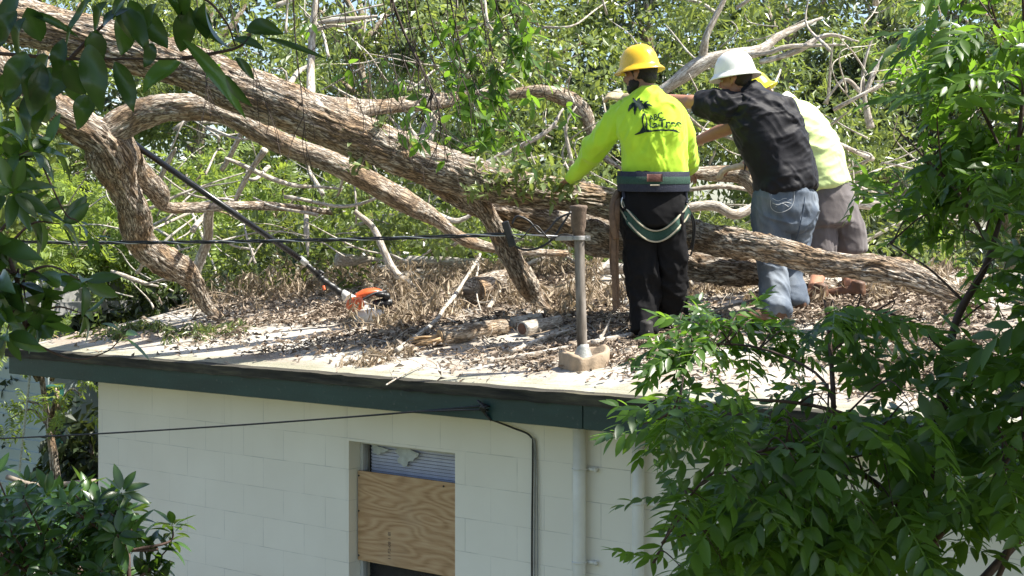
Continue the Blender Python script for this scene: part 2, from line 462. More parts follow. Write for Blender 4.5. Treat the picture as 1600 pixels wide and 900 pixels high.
def roof_mat():
    m, nt, b = mat('weathered_roll_roofing'); co = objco(nt)
    n1 = noise(nt, co, 1.1, 6, .6, .6); n2 = noise(nt, co, 9, 7, .65); n3 = noise(nt, co, 55, 5)
    c = mix(nt, (.36, .33, .27), (.54, .52, .47), ramp(nt, n2, [(.35, g3(0)), (.6, g3(1))]))  # darker patches: dirt, and dappled shade put into the colour
    c = mix(nt, c, (.27, .215, .165), ramp(nt, n1, [(.42, g3(0)), (.62, g3(.85))]))
    c = mix(nt, c, (.12, .10, .075), ramp(nt, n3, [(.60, g3(0)), (.72, g3(.8))]))
    # lap seams of the roll roofing and green-grey algae close to the edge
    sp = nt.nodes.new('ShaderNodeSeparateXYZ'); nt.links.new(co, sp.inputs[0])
    seam = math_n(nt, 'FRACT', math_n(nt, 'MULTIPLY', math_n(nt, 'ADD', sp.outputs[1], 9.47), 1 / .92))
    c = mix(nt, c, (.17, .15, .11), ramp(nt, seam, [(0, g3(.75)), (.012, g3(.6)), (.02, g3(0))]))
    ed = ramp(nt, math_n(nt, 'ADD', sp.outputs[1], math_n(nt, 'MULTIPLY', n2, .5)), [(0, g3(1)), (.12, g3(0))])
    c = mix(nt, c, (.24, .25, .17), math_n(nt, 'MULTIPLY', ed, .6))
    nt.links.new(c, b.inputs['Base Color']); b.inputs['Roughness'].default_value = .85
    bump(nt, b, math_n(nt, 'ADD', n3, math_n(nt, 'MULTIPLY', n2, .8)), .5, .012); return m
M_ROOF = roof_mat()
M_GLASS, _nt, _b = mat('window_glass')
_b.inputs['Base Color'].default_value = (.03, .035, .045, 1); _b.inputs['Roughness'].default_value = .06; _b.inputs['Alpha'].default_value = .08
_b.inputs['Specular IOR Level'].default_value = .7
bump(_nt, _b, noise(_nt, objco(_nt), 28, 2), .25, .01)
def ply_mat():
    m, nt, b = mat('plywood_board'); co = objco(nt)
    n0 = noise(nt, mapping(nt, co, (.9, .9, 4.2), (.7, 0, 3.1)), 1.1, 2, .4, .3)
    w = nd(nt, 'ShaderNodeTexWave', Scale=1.0, Distortion=0.0, Detail=0.0); w.bands_direction = 'X'
    cb = nt.nodes.new('ShaderNodeCombineXYZ'); nt.links.new(math_n(nt, 'MULTIPLY', n0, 5.5), cb.inputs[0]); nt.links.new(cb.outputs[0], w.inputs['Vector'])
    grain = noise(nt, mapping(nt, co, (6, 6, 90)), 1, 6, .65)
    k = math_n(nt, 'ADD', math_n(nt, 'MULTIPLY', w.outputs['Fac'], .32), math_n(nt, 'MULTIPLY', grain, .85))
    c = ramp(nt, k, [(.25, (.29, .16, .07)), (.5, (.44, .265, .13)), (.85, (.55, .37, .205))])
    n2 = noise(nt, co, 3.2, 4); c = mix(nt, c, (.44, .31, .19), ramp(nt, n2, [(.5, g3(0)), (.7, g3(.5))]))
    nt.links.new(c, b.inputs['Base Color']); b.inputs['Roughness'].default_value = .7; bump(nt, b, k, .25, .004); return m
M_PLY = ply_mat()
M_WHITE = plain('white_window_frame', (.50, .50, .48), .4, var=.12, scale=15)
M_BLACK = plain('black_rubber', (.012, .012, .013), .45, var=.3, scale=40)
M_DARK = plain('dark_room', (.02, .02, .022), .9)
def hbox(mb, x0, x1, y0, y1, z0, z1):
    V, Fq = box_vf([(x0 + x1) / 2, (y0 + y1) / 2, (z0 + z1) / 2], [(x1 - x0) / 2, (y1 - y0) / 2, (z1 - z0) / 2]); mb.add(V, Fq)
def build_house():
    zt = 2.64
    mb = MB()   # outer skin .2 thick with the window opening left free
    hbox(mb, UL, WX0, 0, .2, -.1, zt); hbox(mb, WX1, UR, 0, .2, -.1, zt)
    hbox(mb, WX0, WX1, 0, .2, WZ1, zt); hbox(mb, WX0, WX1, 0, .2, -.1, WZ0)
    hbox(mb, UL, UL + .2, .2, 7.0, -.1, zt); hbox(mb, UR - .2, UR, .2, 7.0, -.1, zt); hbox(mb, UL, UR, 7.0, 7.2, -.1, zt)
    mb.build('wall', M_WALL, HOUSE, False, local=True)
    mb = MB(); hbox(mb, UL, UR, -.022, -.002, 2.535, 2.60); 
    bevel(mb.build('frieze_board', M_TRIM, HOUSE, False, local=True), .004)
    # roof: two gentle slopes, one closed shell with a slightly uneven top
    nx, ny = 220, 70
    xs = np.linspace(EL, ER, nx); ys = np.concatenate([np.linspace(-OV, RIDGE - OV, ny), np.linspace(RIDGE - OV, 2 * RIDGE - OV, 12)[1:]])
    X, Y = np.meshgrid(xs, ys, indexing='ij'); Zt = EZ + SLOPE * np.minimum(Y + OV, 2 * RIDGE - OV - Y)
    wv = (fbm(np.stack([X.ravel() * 1.3, Y.ravel() * 1.3, X.ravel() * 0], 1), 21) - .5).reshape(X.shape) * .03 * np.clip((Y + OV) * 2, 0, 1)
    top = np.stack([X, Y, Zt + wv], -1).reshape(-1, 3); ny = len(ys)
    bot = np.stack([X, Y, Zt * 0 + Zt - .03], -1).reshape(-1, 3)
    i, j = np.meshgrid(np.arange(nx - 1), np.arange(ny - 1), indexing='ij'); k = (i * ny + j).ravel()
    q = np.stack([k, k + ny, k + ny + 1, k + 1], 1); nb = nx * ny
    per = np.concatenate([np.arange(nx) * ny, (nx - 1) * ny + np.arange(1, ny), (np.arange(nx - 2, -1, -1)) * ny + ny - 1, np.arange(ny - 2, 0, -1)])
    p2 = np.roll(per, -1); side = np.stack([per, per + nb, p2 + nb, p2], 1)
    rf = mesh_obj('roof', np.vstack([top, bot]), [np.vstack([q, q[:, ::-1] + nb, side])], M_ROOF, HOUSE, False, local=True)
    # drip edge: dark mossy strip, a bit ragged
    mb = MB(); n = 400; x = np.linspace(EL - .02, ER + .02, n)
    r1 = (fbm(np.stack([x * 9, x * 0, x * 0], 1), 5) - .5) * .02
    pts = [(-OV - .035, EZ - .056), (-OV - .042, EZ + .004), (-OV + .03, EZ + .012), (-OV + .03, EZ - .036)]
    V = np.concatenate([np.stack([x, x * 0 + y + (r1 if i_ in (0, 1) else 0), x * 0 + z - (abs(r1) if i_ == 0 else -r1 * .4)], 1) for i_, (y, z) in enumerate(pts)])
    i = np.arange(n - 1); Q = np.vstack([np.stack([i + a * n, i + b * n, i + b * n + 1, i + a * n + 1], 1) for a, b in ((0, 1), (1, 2), (2, 3), (3, 0))])
    mb.add(V, Q); mb.add(V[[0, n, 2 * n, 3 * n]], np.array([[0, 1, 2, 3]])); mb.build('roof_edge', M_EDGE, rf, False, local=True)
    # fascia in two boards, the joint near the downpipe
    for a, b in ((EL + .01, 1.60), (1.606, ER - .01)):
        mb = MB(); hbox(mb, a, b, -OV - .018, -OV + .006, 2.548, 2.698); bevel(mb.build('fascia', M_GREEN, HOUSE, False, local=True), .003)
    mb = MB(); hbox(mb, EL + .01, EL + .034, -OV + .008, RIDGE - OV, 2.56, 2.70)   # rake board, sloped
    o = mb.build('rake_board', M_GREEN, HOUSE, False, local=True)
    for v in o.data.vertices: v.co.z += SLOPE * (v.co.y + OV)
    mb = MB(); hbox(mb, EL + .036, ER - .04, -OV + .008, -.003, 2.604, 2.622); mb.build('soffit', M_TRIM, HOUSE, False, local=True)
    # window
    fr = MB(); t = .028; y0, y1 = .10, .15
    hbox(fr, WX0 + .002, WX0 + t, y0, y1, WZ0 + .002, WZ1 - .002); hbox(fr, WX1 - t, WX1 - .002, y0, y1, WZ0 + .002, WZ1 - .002)
    hbox(fr, WX0 + t, WX1 - t, y0, y1, WZ1 - t, WZ1 - .002); hbox(fr, WX0 + t, WX1 - t, y0, y1, WZ0 + .002, WZ0 + t)
    hbox(fr, WX0 + t, WX1 - t, y0 + .01, y1 - .005, 1.66, 1.69)
    win = bevel(fr.build('window', M_WHITE, HOUSE, False, local=True), .004)
    p = MB(); hbox(p, WX0 + t, WX1 - t, .122, .127, 1.69, WZ1 - t); p.build('pane', M_GLASS, win, False, local=True)
    p = MB(); hbox(p, WX0 + t, WX1 - t, .128, .133, WZ0 + t, 1.66); p.build('pane', M_GLASS, win, False, local=True)
    s = MB()
    mbl = plain('blind_slats_bluish', (.74, .77, .95), .45, var=.1)
    for k in range(48):
        z = 1.70 + k * .0215
        if z > WZ1 - .04: break
        V, Fq = box_vf([(WX0 + WX1) / 2, .17, z], [(WX1 - WX0) / 2 - .04, .011, .0008], [[1, 0, 0], [0, math.cos(1.15), -math.sin(1.15)], [0, math.sin(1.15), math.cos(1.15)]]); s.add(V, Fq)
    s.build('blind', mbl, win, False, local=True)
    s = MB()   # torn pale film behind the top pane
    a = np.linspace(0, 2 * math.pi, 22, endpoint=False); r = .075 + .02 * np.sin(3 * a + 1) + .012 * np.sin(7 * a)
    V = np.stack([-.22 + r * 1.15 * np.cos(a), 0 * a + .138, 2.185 + r * .8 * np.sin(a)], 1); V[:, 2] = np.minimum(V[:, 2], 2.23)
    V2 = np.stack([-.46 + r * .9 * np.cos(a), 0 * a + .138, 2.20 + r * .35 * np.sin(a)], 1)
    for W_ in (V, V2):
        Wb = W_ + [0, .002, 0]; ii = np.arange(22); s.add(np.vstack([W_, Wb]), [np.arange(22)[None], (np.arange(22)[::-1] + 22)[None], np.stack([ii, ii + 22, (ii + 1) % 22 + 22, (ii + 1) % 22], 1)])
    s.build('torn_film', plain('torn_film', (.62, .66, .64), .5), win, False, local=True)
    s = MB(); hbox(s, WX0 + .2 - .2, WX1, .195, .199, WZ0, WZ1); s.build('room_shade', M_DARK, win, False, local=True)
    # plywood over the middle of the window
    p = MB(); hbox(p, WX0 + .012, WX1 - .003, .070, .088, 1.478, 2.062); pl = bevel(p.build('plywood_board', M_PLY, HOUSE, False, local=True), .003)
    pl['label'] = 'bare plywood board screwed over the middle of the window'
    for x, z in ((-.57, 2.03), (.30, 2.03), (-.57, 1.80), (.30, 1.82), (-.57, 1.51), (.30, 1.50), (.17, 2.035)):
        V, Fs = tube_vf(np.array([[x, .069, z], [x, .065, z]]), .006, 8); MB().add(V, Fs).build('screw', M_BLACK, pl, False, local=True)
    # stamped grade mark, running up the board
    ink = plain('ink_stamp', (.10, .07, .05), .8)
    cu = bpy.data.curves.new('stamp', 'FONT'); cu.body = 'I I F2-08 1 8I'; cu.size = .034
    to = bpy.data.objects.new('stamp', cu); COL.objects.link(to); bpy.context.view_layer.update()
    me = bpy.data.meshes.new_from_object(to.evaluated_get(bpy.context.evaluated_depsgraph_get())); bpy.data.objects.remove(to)
    o = bpy.data.objects.new('stamp', me); me.materials.append(ink); link(o, pl)
    o.rotation_euler = (math.radians(90), math.radians(-90), 0); o.location = (-.285, .0685, 1.52)
    return pl
build_house()
def h2w(x, y, z): return W0 + U * x + N * y + np.array([0, 0, z])
# downpipes, clamps
M_PIPE = plain('painted_downpipe', (.74, .73, .68), .45, var=.12, scale=6)
def pipes():
    for px, r, cl in ((914, .037, ((922, 732), (922, 877))), (1006, .034, ((1015, 700), (1015, 786)))):
        x = (wallpt(px, 700) - W0) @ U; pts = np.array([[x, -.055, 2.60], [x, -.055, 2.0], [x, -.055, 0.0]])
        V, Fs = tube_vf(pts, r, 20); mb = MB().add(V, Fs)
        p = mb.build('downpipe', M_PIPE, HOUSE, True, local=True)
        for cx, cy in cl:
            q = wallpt(cx, cy); z = q[2]
            mb = MB(); a = np.linspace(0, math.pi * 2, 25)
            ring = np.stack([x + (r + .004) * np.cos(a), -.055 + (r + .004) * np.sin(a), a * 0 + z], 1)
            V, Fs = tube_vf(ring, .004, 6); mb.add(V, Fs)
            V, Fs = tube_vf(np.array([[x + r, -.02, z], [x + r + .05, -.02, z]]), .011, 10); mb.add(V, Fs)
            V, Fs = tube_vf(np.array([[x + r + .05, -.02, z], [x + r + .062, -.02, z]]), .015, 10); mb.add(V, Fs)
            mb.build('pipe_clamp', M_PIPE, p, True, local=True)
    # cable bundle down the wall
    for k, (dx, rr) in enumerate(((0, .006), (.014, .005), (.024, .004))):
        a = wallpt(752, 650, -.03); b = wallpt(800, 668, -.03); c = wallpt(829, 682, -.02)
        W_ = [a, b, c]
        x0 = (c - W0) @ U
        loc = [[(p - W0) @ U, (p - W0) @ N, p[2]] for p in W_] + [[x0 + .012 + dx, -.015, c[2] - .10], [x0 + .006 + dx * (1 + .4 * k), -.015, 1.7], [x0 + .01 + dx, -.015, .2]]
        V, Fs = tube_vf(catmull(np.array(loc), 60), rr, 8)
        MB().add(V, Fs).build('wall_cable', M_BLACK if k == 0 else plain('grey_cable', (.25, .25, .24), .6), HOUSE, True, local=True)
pipes()

# ------------------------------------------------------------------ neighbour's siding building, post, rope
def neighbour():
    p0 = PT(-260, 600, 17.5); rt = empty('siding_building', (p0[0], p0[1], 0), -TH)
    tag(rt, 'pale green building with horizontal lap siding at far left beyond the house', 'building')
    m = plain('pale_green_siding', (.36, .42, .39), .6, var=.1, scale=4)
    mb = MB(); z = .2; W = 4.25
    while z < 2.75:
        V, Fq = box_vf([W / 2, 0, z + .06], [W / 2, .012, .064], [[1, 0, 0], [0, math.cos(.18), math.sin(.18)], [0, -math.sin(.18), math.cos(.18)]]); mb.add(V, Fq); z += .115
    hbox(mb, 0, W - .02, .03, 5, 0, z)
    mb.build('wall', m, rt, False, local=True)
    mb = MB(); hbox(mb, W, W + .09, -.03, .02, 0, z); mb.build('corner_trim', m, rt, False, local=True)
    mb = MB(); hbox(mb, -.3, W + .3, -.35, 5.3, z, z + .12); hbox(mb, -.1, W + .1, -.1, 5.1, z + .121, z + .3); mb.build('roof', plain('grey_roofing', (.25, .25, .24), .9), rt, False, local=True)
    mb = MB(); hbox(mb, .5, 1.3, -.05, -.02, 1.4, 2.4); mb.build('window', M_WHITE, rt, False, local=True)
neighbour()
def post():
    Y = 13.6; a = PT(86, 606, Y); r = .062; rt = empty('wooden_post', (a[0], a[1], 0)); tag(rt, 'square dark green post standing left of the white house corner', 'post')
    m = plain('post_green', (.015, .085, .065), .55, var=.3, scale=12)
    mb = MB(); V, Fq = box_vf([a[0] , a[1], a[2] / 2], [r, r, a[2] / 2]); mb.add(V, Fq); bevel(mb.build('post_shaft', m, rt, False), .006)
    mb = MB(); V, Fq = box_vf([a[0], a[1], a[2] + .012], [r + .01, r + .01, .012]); mb.add(V, Fq); bevel(mb.build('post_cap', m, rt, False), .006)
post()
def rope():
    P = [PT(58, 440, 11.5), PT(50, 545, 11.38), PT(42, 630, 11.36), PT(32, 720, 11.35), PT(27, 800, 11.35), PT(25, 1000, 11.35)]
    Q = catmull(P, 120); mb = MB(); T, A, B = frames(Q); s = np.linspace(0, 1, 120) * 260
    for k in (0, math.pi):
        V, Fs = tube_vf(Q + .0055 * (np.cos(s + k)[:, None] * A + np.sin(s + k)[:, None] * B), .0062, 6); mb.add(V, Fs)
    o = mb.build('rope', plain('rope_pale', (.42, .44, .34), .85, var=.3, scale=60)); tag(o, 'pale twisted rope hanging past the left end of the green fascia', 'rope')
rope()

# ------------------------------------------------------------------ service mast on the roof with its cables
def mast():
    b = roofpt(911, 575); rt = empty('service_mast', tuple(b)); tag(rt, 'weathered grey electrical service pole rising from the roof with clay-coloured collar', 'utility pole')
    Y = b[1]; top = PT(904, 325, Y); r = 8.0 / F * Y
    m, nt, bs = mat('weathered_pole'); co = objco(nt); n = noise(nt, mapping(nt, co, (14, 14, 3)), 1, 6)
    nt.links.new(ramp(nt, n, [(.36, (.05, .038, .028)), (.47, (.13, .11, .09)), (.62, (.27, .24, .21))]), bs.inputs['Base Color'])
    nt.links.new(ramp(nt, n, [(.3, g3(.95)), (.7, g3(.8))]), bs.inputs['Roughness']); bump(nt, bs, n, .4, .006)
    V, Fs = tube_vf(catmull([b - [0, 0, .05], (b + top) / 2 + [-.002, 0, 0], top - [0, 0, .02]], 24), r, 24); MB().add(V, Fs).build('pole', m, rt)
    rust = plain('weatherhead_rust', (.16, .115, .085), .75, metal=.2, var=.4, scale=30, bmp=.4)
    z = top[2]; c = top * [1, 1, 0]
    prof = [(z - .175, r + .004), (z - .13, r + .005), (z - .11, r + .013), (z - .01, r + .017), (z + .004, r + .024), (z + .014, r + .02), (z + .02, .001)]
    V, Fs = tube_vf(np.array([c + [0, 0, p[0]] for p in prof]), [p[1] for p in prof], 24); MB().add(V, Fs).build('weatherhead', rust, rt)
    mb = MB(); V, Fs = tube_vf(np.array([[*c[:2], z - .188], [*c[:2], z - .163]]), r + .010, 24); mb.add(V, Fs)
    for dx in (-1, 1): V, Fq = box_vf([c[0] + dx * (r + .02), c[1] - .005, z - .176], [.018, .012, .014]); mb.add(V, Fq)
    V, Fq = box_vf([c[0] - r - .07, c[1] - .01, z - .176], [.036, .012, .014]); mb.add(V, Fq)
    V, Fs = tube_vf(np.array([[c[0] + r + .02, c[1] - .03, z - .176], [c[0] + r + .02, c[1] + .02, z - .176]]), .006, 8); mb.add(V, Fs)
    bevel(mb.build('clamp', plain('galvanised_clamp', (.42, .41, .40), .45, metal=.6), rt, False), .002)
    # irregular mortar collar round the base
    a = np.linspace(0, 2 * math.pi, 48, endpoint=False); lv = [(.0, .158), (.05, .163), (.092, .166), (.102, .160), (.100, .132), (.066, .118), (.058, .04)]
    rr = 1.0 / np.maximum(np.abs(np.cos(a - .5)) ** 4 + np.abs(np.sin(a - .5)) ** 4, .3) ** .25 * (.96 + .03 * np.sin(5 * a) + .02 * np.sin(11 * a + 2)) * (1 - .10 * np.exp(-((a - 4.3) / .07) ** 2)); V = []
    for i_, (h, q) in enumerate(lv):
        x = b[0] + .01 + q * rr * np.cos(a) * .80; y = b[1] + q * rr * np.sin(a) * .8
        V.append(np.stack([x, y, [roofz(p, t) for p, t in zip(x, y)] + h * (1 + .14 * np.sin(2 * a + 1.0) + .06 * np.sin(5 * a)) - .004], 1))
    V = np.vstack(V + [np.array([[b[0], b[1], b[2] + .06]])]); n = 48; k = np.arange(n); k2 = (k + 1) % n
    Q = np.vstack([np.stack([k + i_ * n, k2 + i_ * n, k2 + (i_ + 1) * n, k + (i_ + 1) * n], 1) for i_ in range(len(lv) - 1)])
    tr = np.stack([k + 6 * n, k2 + 6 * n, np.full(n, 7 * n)], 1)
    mesh_obj('collar', V, [Q, tr], plain('clay_mortar', (.34, .26, .18), .9, var=.25, scale=14, bmp=.5), rt)
    prof = [(b[2] - .01, r + .05), (b[2] + .06, r + .03), (b[2] + .12, r + .006), (b[2] + .14, r + .002)]
    V, Fs = tube_vf(np.array([[b[0], b[1], p[0]] for p in prof]), [p[1] for p in prof], 24); MB().add(V, Fs).build('flashing', plain('lead_flashing', (.33, .34, .32), .6, metal=.3, bmp=.3), rt)
    # drip loops from the weatherhead to the splice
    for k, pl in enumerate(([(892, 330), (878, 352), (862, 375), (840, 388), (818, 390), (800, 382)], [(893, 332), (872, 342), (848, 365), (826, 345), (808, 338), (800, 350)], [(896, 368), (880, 366), (858, 372), (836, 352), (815, 372), (800, 368)])):
        P = [PT(x, y, Y - .06 - .02 * k) for x, y in pl]; V, Fs = tube_vf(catmull(P, 40), .0065 if k < 2 else .004, 8)
        MB().add(V, Fs).build('drip_loop', M_BLACK, rt)
    return Y, c, z
MY, MC, MZ = mast()
def service_line():
    Y = MY - .08; sp = PT(795, 366, Y)
    rt = empty('service_cable', tuple(sp)); tag(rt, 'twisted black electricity cable running left from the roof pole', 'cable')
    A = PT(872, 369, Y - .02); Bp = sp; E_ = PT(-900, 320, 13.5)
    n = 400; t = np.linspace(0, 1, n)[:, None]; Q = sp * (1 - t) + E_ * t; Q[:, 2] -= (4 * .16 * t * (1 - t))[:, 0]
    T, A_, B_ = frames(Q); s = np.linspace(0, 150, n)
    for k, r in ((0, .0062), (2.1, .0062), (4.2, .0042)):
        V, Fs = tube_vf(Q + .0075 * (np.cos(s + k)[:, None] * A_ + np.sin(s + k)[:, None] * B_), r, 6)
        MB().add(V, Fs).build('conductor', M_BLACK if k < 4 else plain('bare_strand', (.45, .45, .44), .4, metal=.7), rt)
    V, Fs = tube_vf(np.array([A, sp]), .004, 8); MB().add(V, Fs).build('support_wire', plain('steel_wire', (.5, .5, .5), .35, metal=.8), rt)
    V, Fq = box_vf(sp, [.022, .02, .078], [[.95, 0, .3], [0, 1, 0], [-.3, 0, .95]]); bevel(MB().add(V, Fq).build('splice_box', M_BLACK, rt, False), .008, 3)
service_line()
def phone_line():
    a = wallpt(758, 634, -OV - .02); rt = empty('telephone_wire', tuple(a)); tag(rt, 'thin black wire running left from the hook on the green fascia', 'wire')
    E_ = PT(-700, 690, 13.0); t = np.linspace(0, 1, 160)[:, None]; Q = a * (1 - t) + E_ * t; Q[:, 2] -= (4 * .10 * t * (1 - t))[:, 0]
    V, Fs = tube_vf(Q, .0055, 8); MB().add(V, Fs).build('wire', M_BLACK, rt)
    mb = MB()
    for k in range(4):
        P = catmull([a + U * (.01 * k), a + U * (.02 * k - .03) - N * .03 + [0, 0, .03 - .01 * k], a + U * (.03 - .01 * k) - N * .04 + [0, 0, -.01], a + U * .015 * k + [0, 0, -.05 - .01 * k]], 16); V, Fs = tube_vf(P, .006, 6); mb.add(V, Fs)
    V, Fs = tube_vf(catmull([Q[8], a + U * .02 - N * .01 + [0, 0, -.02], wallpt(752, 650, -.03)], 14), .006, 6); mb.add(V, Fs)
    mb.build('hook', M_BLACK, rt)
phone_line()
# ------------------------------------------------------------------ living trees behind the house
def crown_leaves(mb, centres, radii, n_each, size, tpl, up=.5, seed=0, out=.6, bright=(.1, .9), flat=.7):
    r = np.random.default_rng(seed)
    n = len(centres) * n_each; ci = np.repeat(np.arange(len(centres)), n_each)
    d = norm(r.normal(size=(n, 3))); rad = radii[ci] * (r.random(n) ** .5)
    P = centres[ci] + d * rad[:, None] * np.array([1, 1, flat])
    D = norm(d * out + r.normal(size=(n, 3)) * .6 + np.array([0, 0, -.25]))
    NR = norm(r.normal(size=(n, 3)) * .55 + np.array([0, 0, up]) + d * .25)
    cb = r.uniform(*bright, len(centres))
    V, Fq, R = inst(tpl, P, D, NR, size * r.uniform(.6, 1.25, n), np.clip(cb[ci] + r.normal(0, .16, n), 0, 1))
    return mb.add(V, Fq, rnd=R)
def tree(x, y, h, crown, label, tpl=T1L, m=M_LEAF_BG, leaf=.13, clumps=70, per=160, trunk_r=.16, seed=0, group='trees behind the house', crad=(.35, .75), bark=None, name='tree', bright=(.1, .85), lean=(0, 0), flat=.7):
    """crown = (radius x, radius y, bottom z, top z)"""
    r = np.random.default_rng(seed); rt = empty(name, (x, y, 0)); tag(rt, label, name.replace('_', ' ') if name != 'tree' else 'tree', group)
    rx, ry, z0, z1 = crown; zc, rz = (z0 + z1) / 2, (z1 - z0) / 2
    d = norm(r.normal(size=(clumps, 3))) * (r.random(clumps) ** .42)[:, None]
    cen = np.array([x + lean[0], y + lean[1], zc]) + d * [rx, ry, rz]
    rad = r.uniform(*crad, clumps)
    mb = MB(); crown_leaves(mb, cen, rad, per, leaf, tpl, seed=seed + 1, bright=bright, flat=flat)
    mb.build('crown', m, rt, False)
    mb = MB(); top = np.array([x + lean[0] * .8, y + lean[1] * .8, z0 + (z1 - z0) * .75])
    t0 = np.array([x, y, -.1]); mid = (t0 + top) / 2 + [r.normal(0, .2), r.normal(0, .2), 0]
    limb(np.array([[*t0, trunk_r * 1.25], [*mid, trunk_r * .85], [*top, trunk_r * .3]]), 12, .12, mb=mb, gnarl=.12, seed=seed)
    T = catmull([t0, mid, top], 30)
    for k in r.choice(clumps, min(16, clumps), replace=False):
        c = cen[k]; j = int(np.clip(np.searchsorted(T[:, 2], c[2] - np.linalg.norm(c[:2] - [x, y]) * .6), 6, 26)); s = T[j]
        limb(np.array([[*s, trunk_r * .4], [*(s * .45 + c * .55 + [0, 0, .15]), trunk_r * .22], [*c, trunk_r * .07]]), 7, .15, mb=mb, gnarl=.15, seed=seed + int(k))
    mb.build('trunk', bark or M_BARK_PALE, rt)
    return rt
def px_x(px, Y): return (px - 800) / F * Y
TREES = [  # px, distance, height data, label
    (70, 24, (2.2, 2.0, 1.0, 7.6), 'leafy tree at far left beyond the green siding building', T1L, M_LEAF_BG, .15),
    (330, 25, (2.0, 1.8, 1.5, 8.5), 'tall light green tree behind the fork of the fallen trunk', T1W, M_LEAF_BG, .13),
    (560, 27, (2.1, 1.8, 2.0, 9.0), 'tree whose crown stands behind the hanging twigs at top centre', T1L, M_LEAF_BG, .15),
    (800, 23, (1.8, 1.6, 2.6, 8.2), 'broadleaf tree behind the electrical pole and left of the yellow helmet', T1W, M_LEAF_BG, .14),
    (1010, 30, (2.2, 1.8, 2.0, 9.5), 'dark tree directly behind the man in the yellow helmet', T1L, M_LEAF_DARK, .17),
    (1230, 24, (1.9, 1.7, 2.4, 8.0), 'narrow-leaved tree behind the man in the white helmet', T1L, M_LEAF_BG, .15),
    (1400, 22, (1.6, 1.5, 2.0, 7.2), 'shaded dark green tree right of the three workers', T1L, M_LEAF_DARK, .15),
    (1570, 26, (2.2, 1.9, 1.5, 8.8), 'tree at the far right beyond the roof', T1W, M_LEAF_BG, .15),
]
for i, (px, Y, cr, lb, tp, mt, lf) in enumerate(TREES):
    cr = (cr[0] * 1.08, cr[1], cr[2], cr[3] + 1.0); tree(px_x(px, Y), Y, cr[3], cr, lb, tp, mt, lf, clumps=74, per=180, seed=40 + i, crad=(.28, .6), bright=(.05, .95))
# feathery understorey just beyond the ridge of the roof
FERNS = [
    (40, 18.6, (1.0, .6, 3.0, 4.8), 'feathery bright green sapling left of the fallen fork'),
    (170, 15.4, (.7, .5, 2.9, 3.9), 'feathery sapling behind the left end of the roof'),
    (430, 17.5, (1.25, .7, 2.4, 4.7), 'feathery sapling behind the pole saw shaft'),
    (700, 18.5, (1.2, .7, 2.6, 4.3), 'feathery sapling behind the bent support limb'),
    (290, 19.0, (1.2, .7, 2.6, 5.0), 'feathery sapling showing under the arched limb'),
]
for i, (px, Y, cr, lb) in enumerate(FERNS):
    tree(px_x(px, Y), Y, cr[3], cr, lb, TFERN, M_LEAF_FERN, .36, clumps=34, per=11, trunk_r=.05, seed=80 + i, group='feathery saplings behind the roof', crad=(.2, .42), name='sapling', bright=(.3, 1), flat=.6)
# the far-off wood behind everything reads as one mass
def woodland():
    mb = MB(); r = np.random.default_rng(5); n = 600
    a = r.uniform(-.46, .46, n); Y = r.uniform(33, 48, n); z = r.uniform(.5, 13.5, n) * r.uniform(.6, 1, n)
    cen = np.stack([a * Y, Y, z], 1); crown_leaves(mb, cen, r.uniform(.9, 1.8, n), 120, .30, T1L, seed=6, bright=(0, .6))
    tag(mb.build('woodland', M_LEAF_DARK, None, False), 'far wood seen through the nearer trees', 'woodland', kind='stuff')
woodland()

# ------------------------------------------------------------------ the fallen tree lying across the roof
FT = empty('fallen_tree', tuple(PT(150, 215, 10.4)))
tag(FT, 'huge fallen tree with furrowed bark lying across the roof behind the workers', 'fallen tree')
def fl(name, rows, seg=24, amp=0, seed=0, gnarl=.0, m=M_BARK, step=.02, freq=1.0): return limb(pxl(rows), seg, step, amp, seed, gnarl, name, m, FT, freq=freq)
fl('trunk', [(-160, -14, 92, 9.5), (-40, 18, 86, 9.5), (60, 42, 80, 9.55), (160, 64, 76, 9.6), (260, 95, 74, 9.7), (400, 146, 76, 9.8), (550, 206, 70, 9.95), (690, 262, 66, 10.05), (790, 291, 62, 10.1), (900, 308, 54, 10.15), (985, 328, 50, 10.1), (1080, 364, 50, 9.95), (1190, 387, 45, 9.45), (1300, 412, 41, 9.2), (1400, 426, 44, 9.1), (1490, 460, 34, 9.1), (1545, 480, 12, 9.2)],
   144, .026, 2, step=.011)
fl('trunk', [(-160, 20, 66, 10.3), (-20, 95, 70, 10.4), (60, 162, 70, 10.4), (120, 196, 72, 10.4), (162, 222, 74, 10.45), (178, 262, 62, 10.6), (198, 318, 52, 10.9), (212, 372, 50, 11.2), (250, 402, 44, 11.4), (290, 432, 38, 11.7), (318, 476, 26, 11.95), (345, 500, 16, 12.0)], 96, .026, 9, .05, step=.013)
fl('branch', [(140, 215, 58, 10.45), (205, 190, 50, 10.45), (262, 172, 43, 10.4), (335, 178, 40, 10.4), (420, 217, 38, 10.45), (510, 249, 34, 10.5), (600, 299, 33, 10.7), (675, 336, 27, 11.0), (720, 374, 20, 11.2), (790, 390, 17, 11.4), (885, 396, 12, 11.6)], 72, .016, 14, .09, M_BARK_PALE, step=.014)
fl('branch', [(185, 215, 44, 10.6), (215, 262, 42, 10.9), (246, 296, 38, 11.2), (256, 320, 26, 11.4), (300, 325, 15, 11.6), (400, 322, 13, 12.0), (520, 330, 10, 12.6)], 40, .012, 23, .08)
fl('branch', [(740, 292, 46, 10.15), (765, 335, 40, 10.3), (786, 380, 38, 10.5), (806, 420, 34, 10.65), (826, 456, 30, 10.8), (850, 480, 18, 10.8), (888, 506, 11, 10.65)], 64, .024, 31, .05, step=.013)
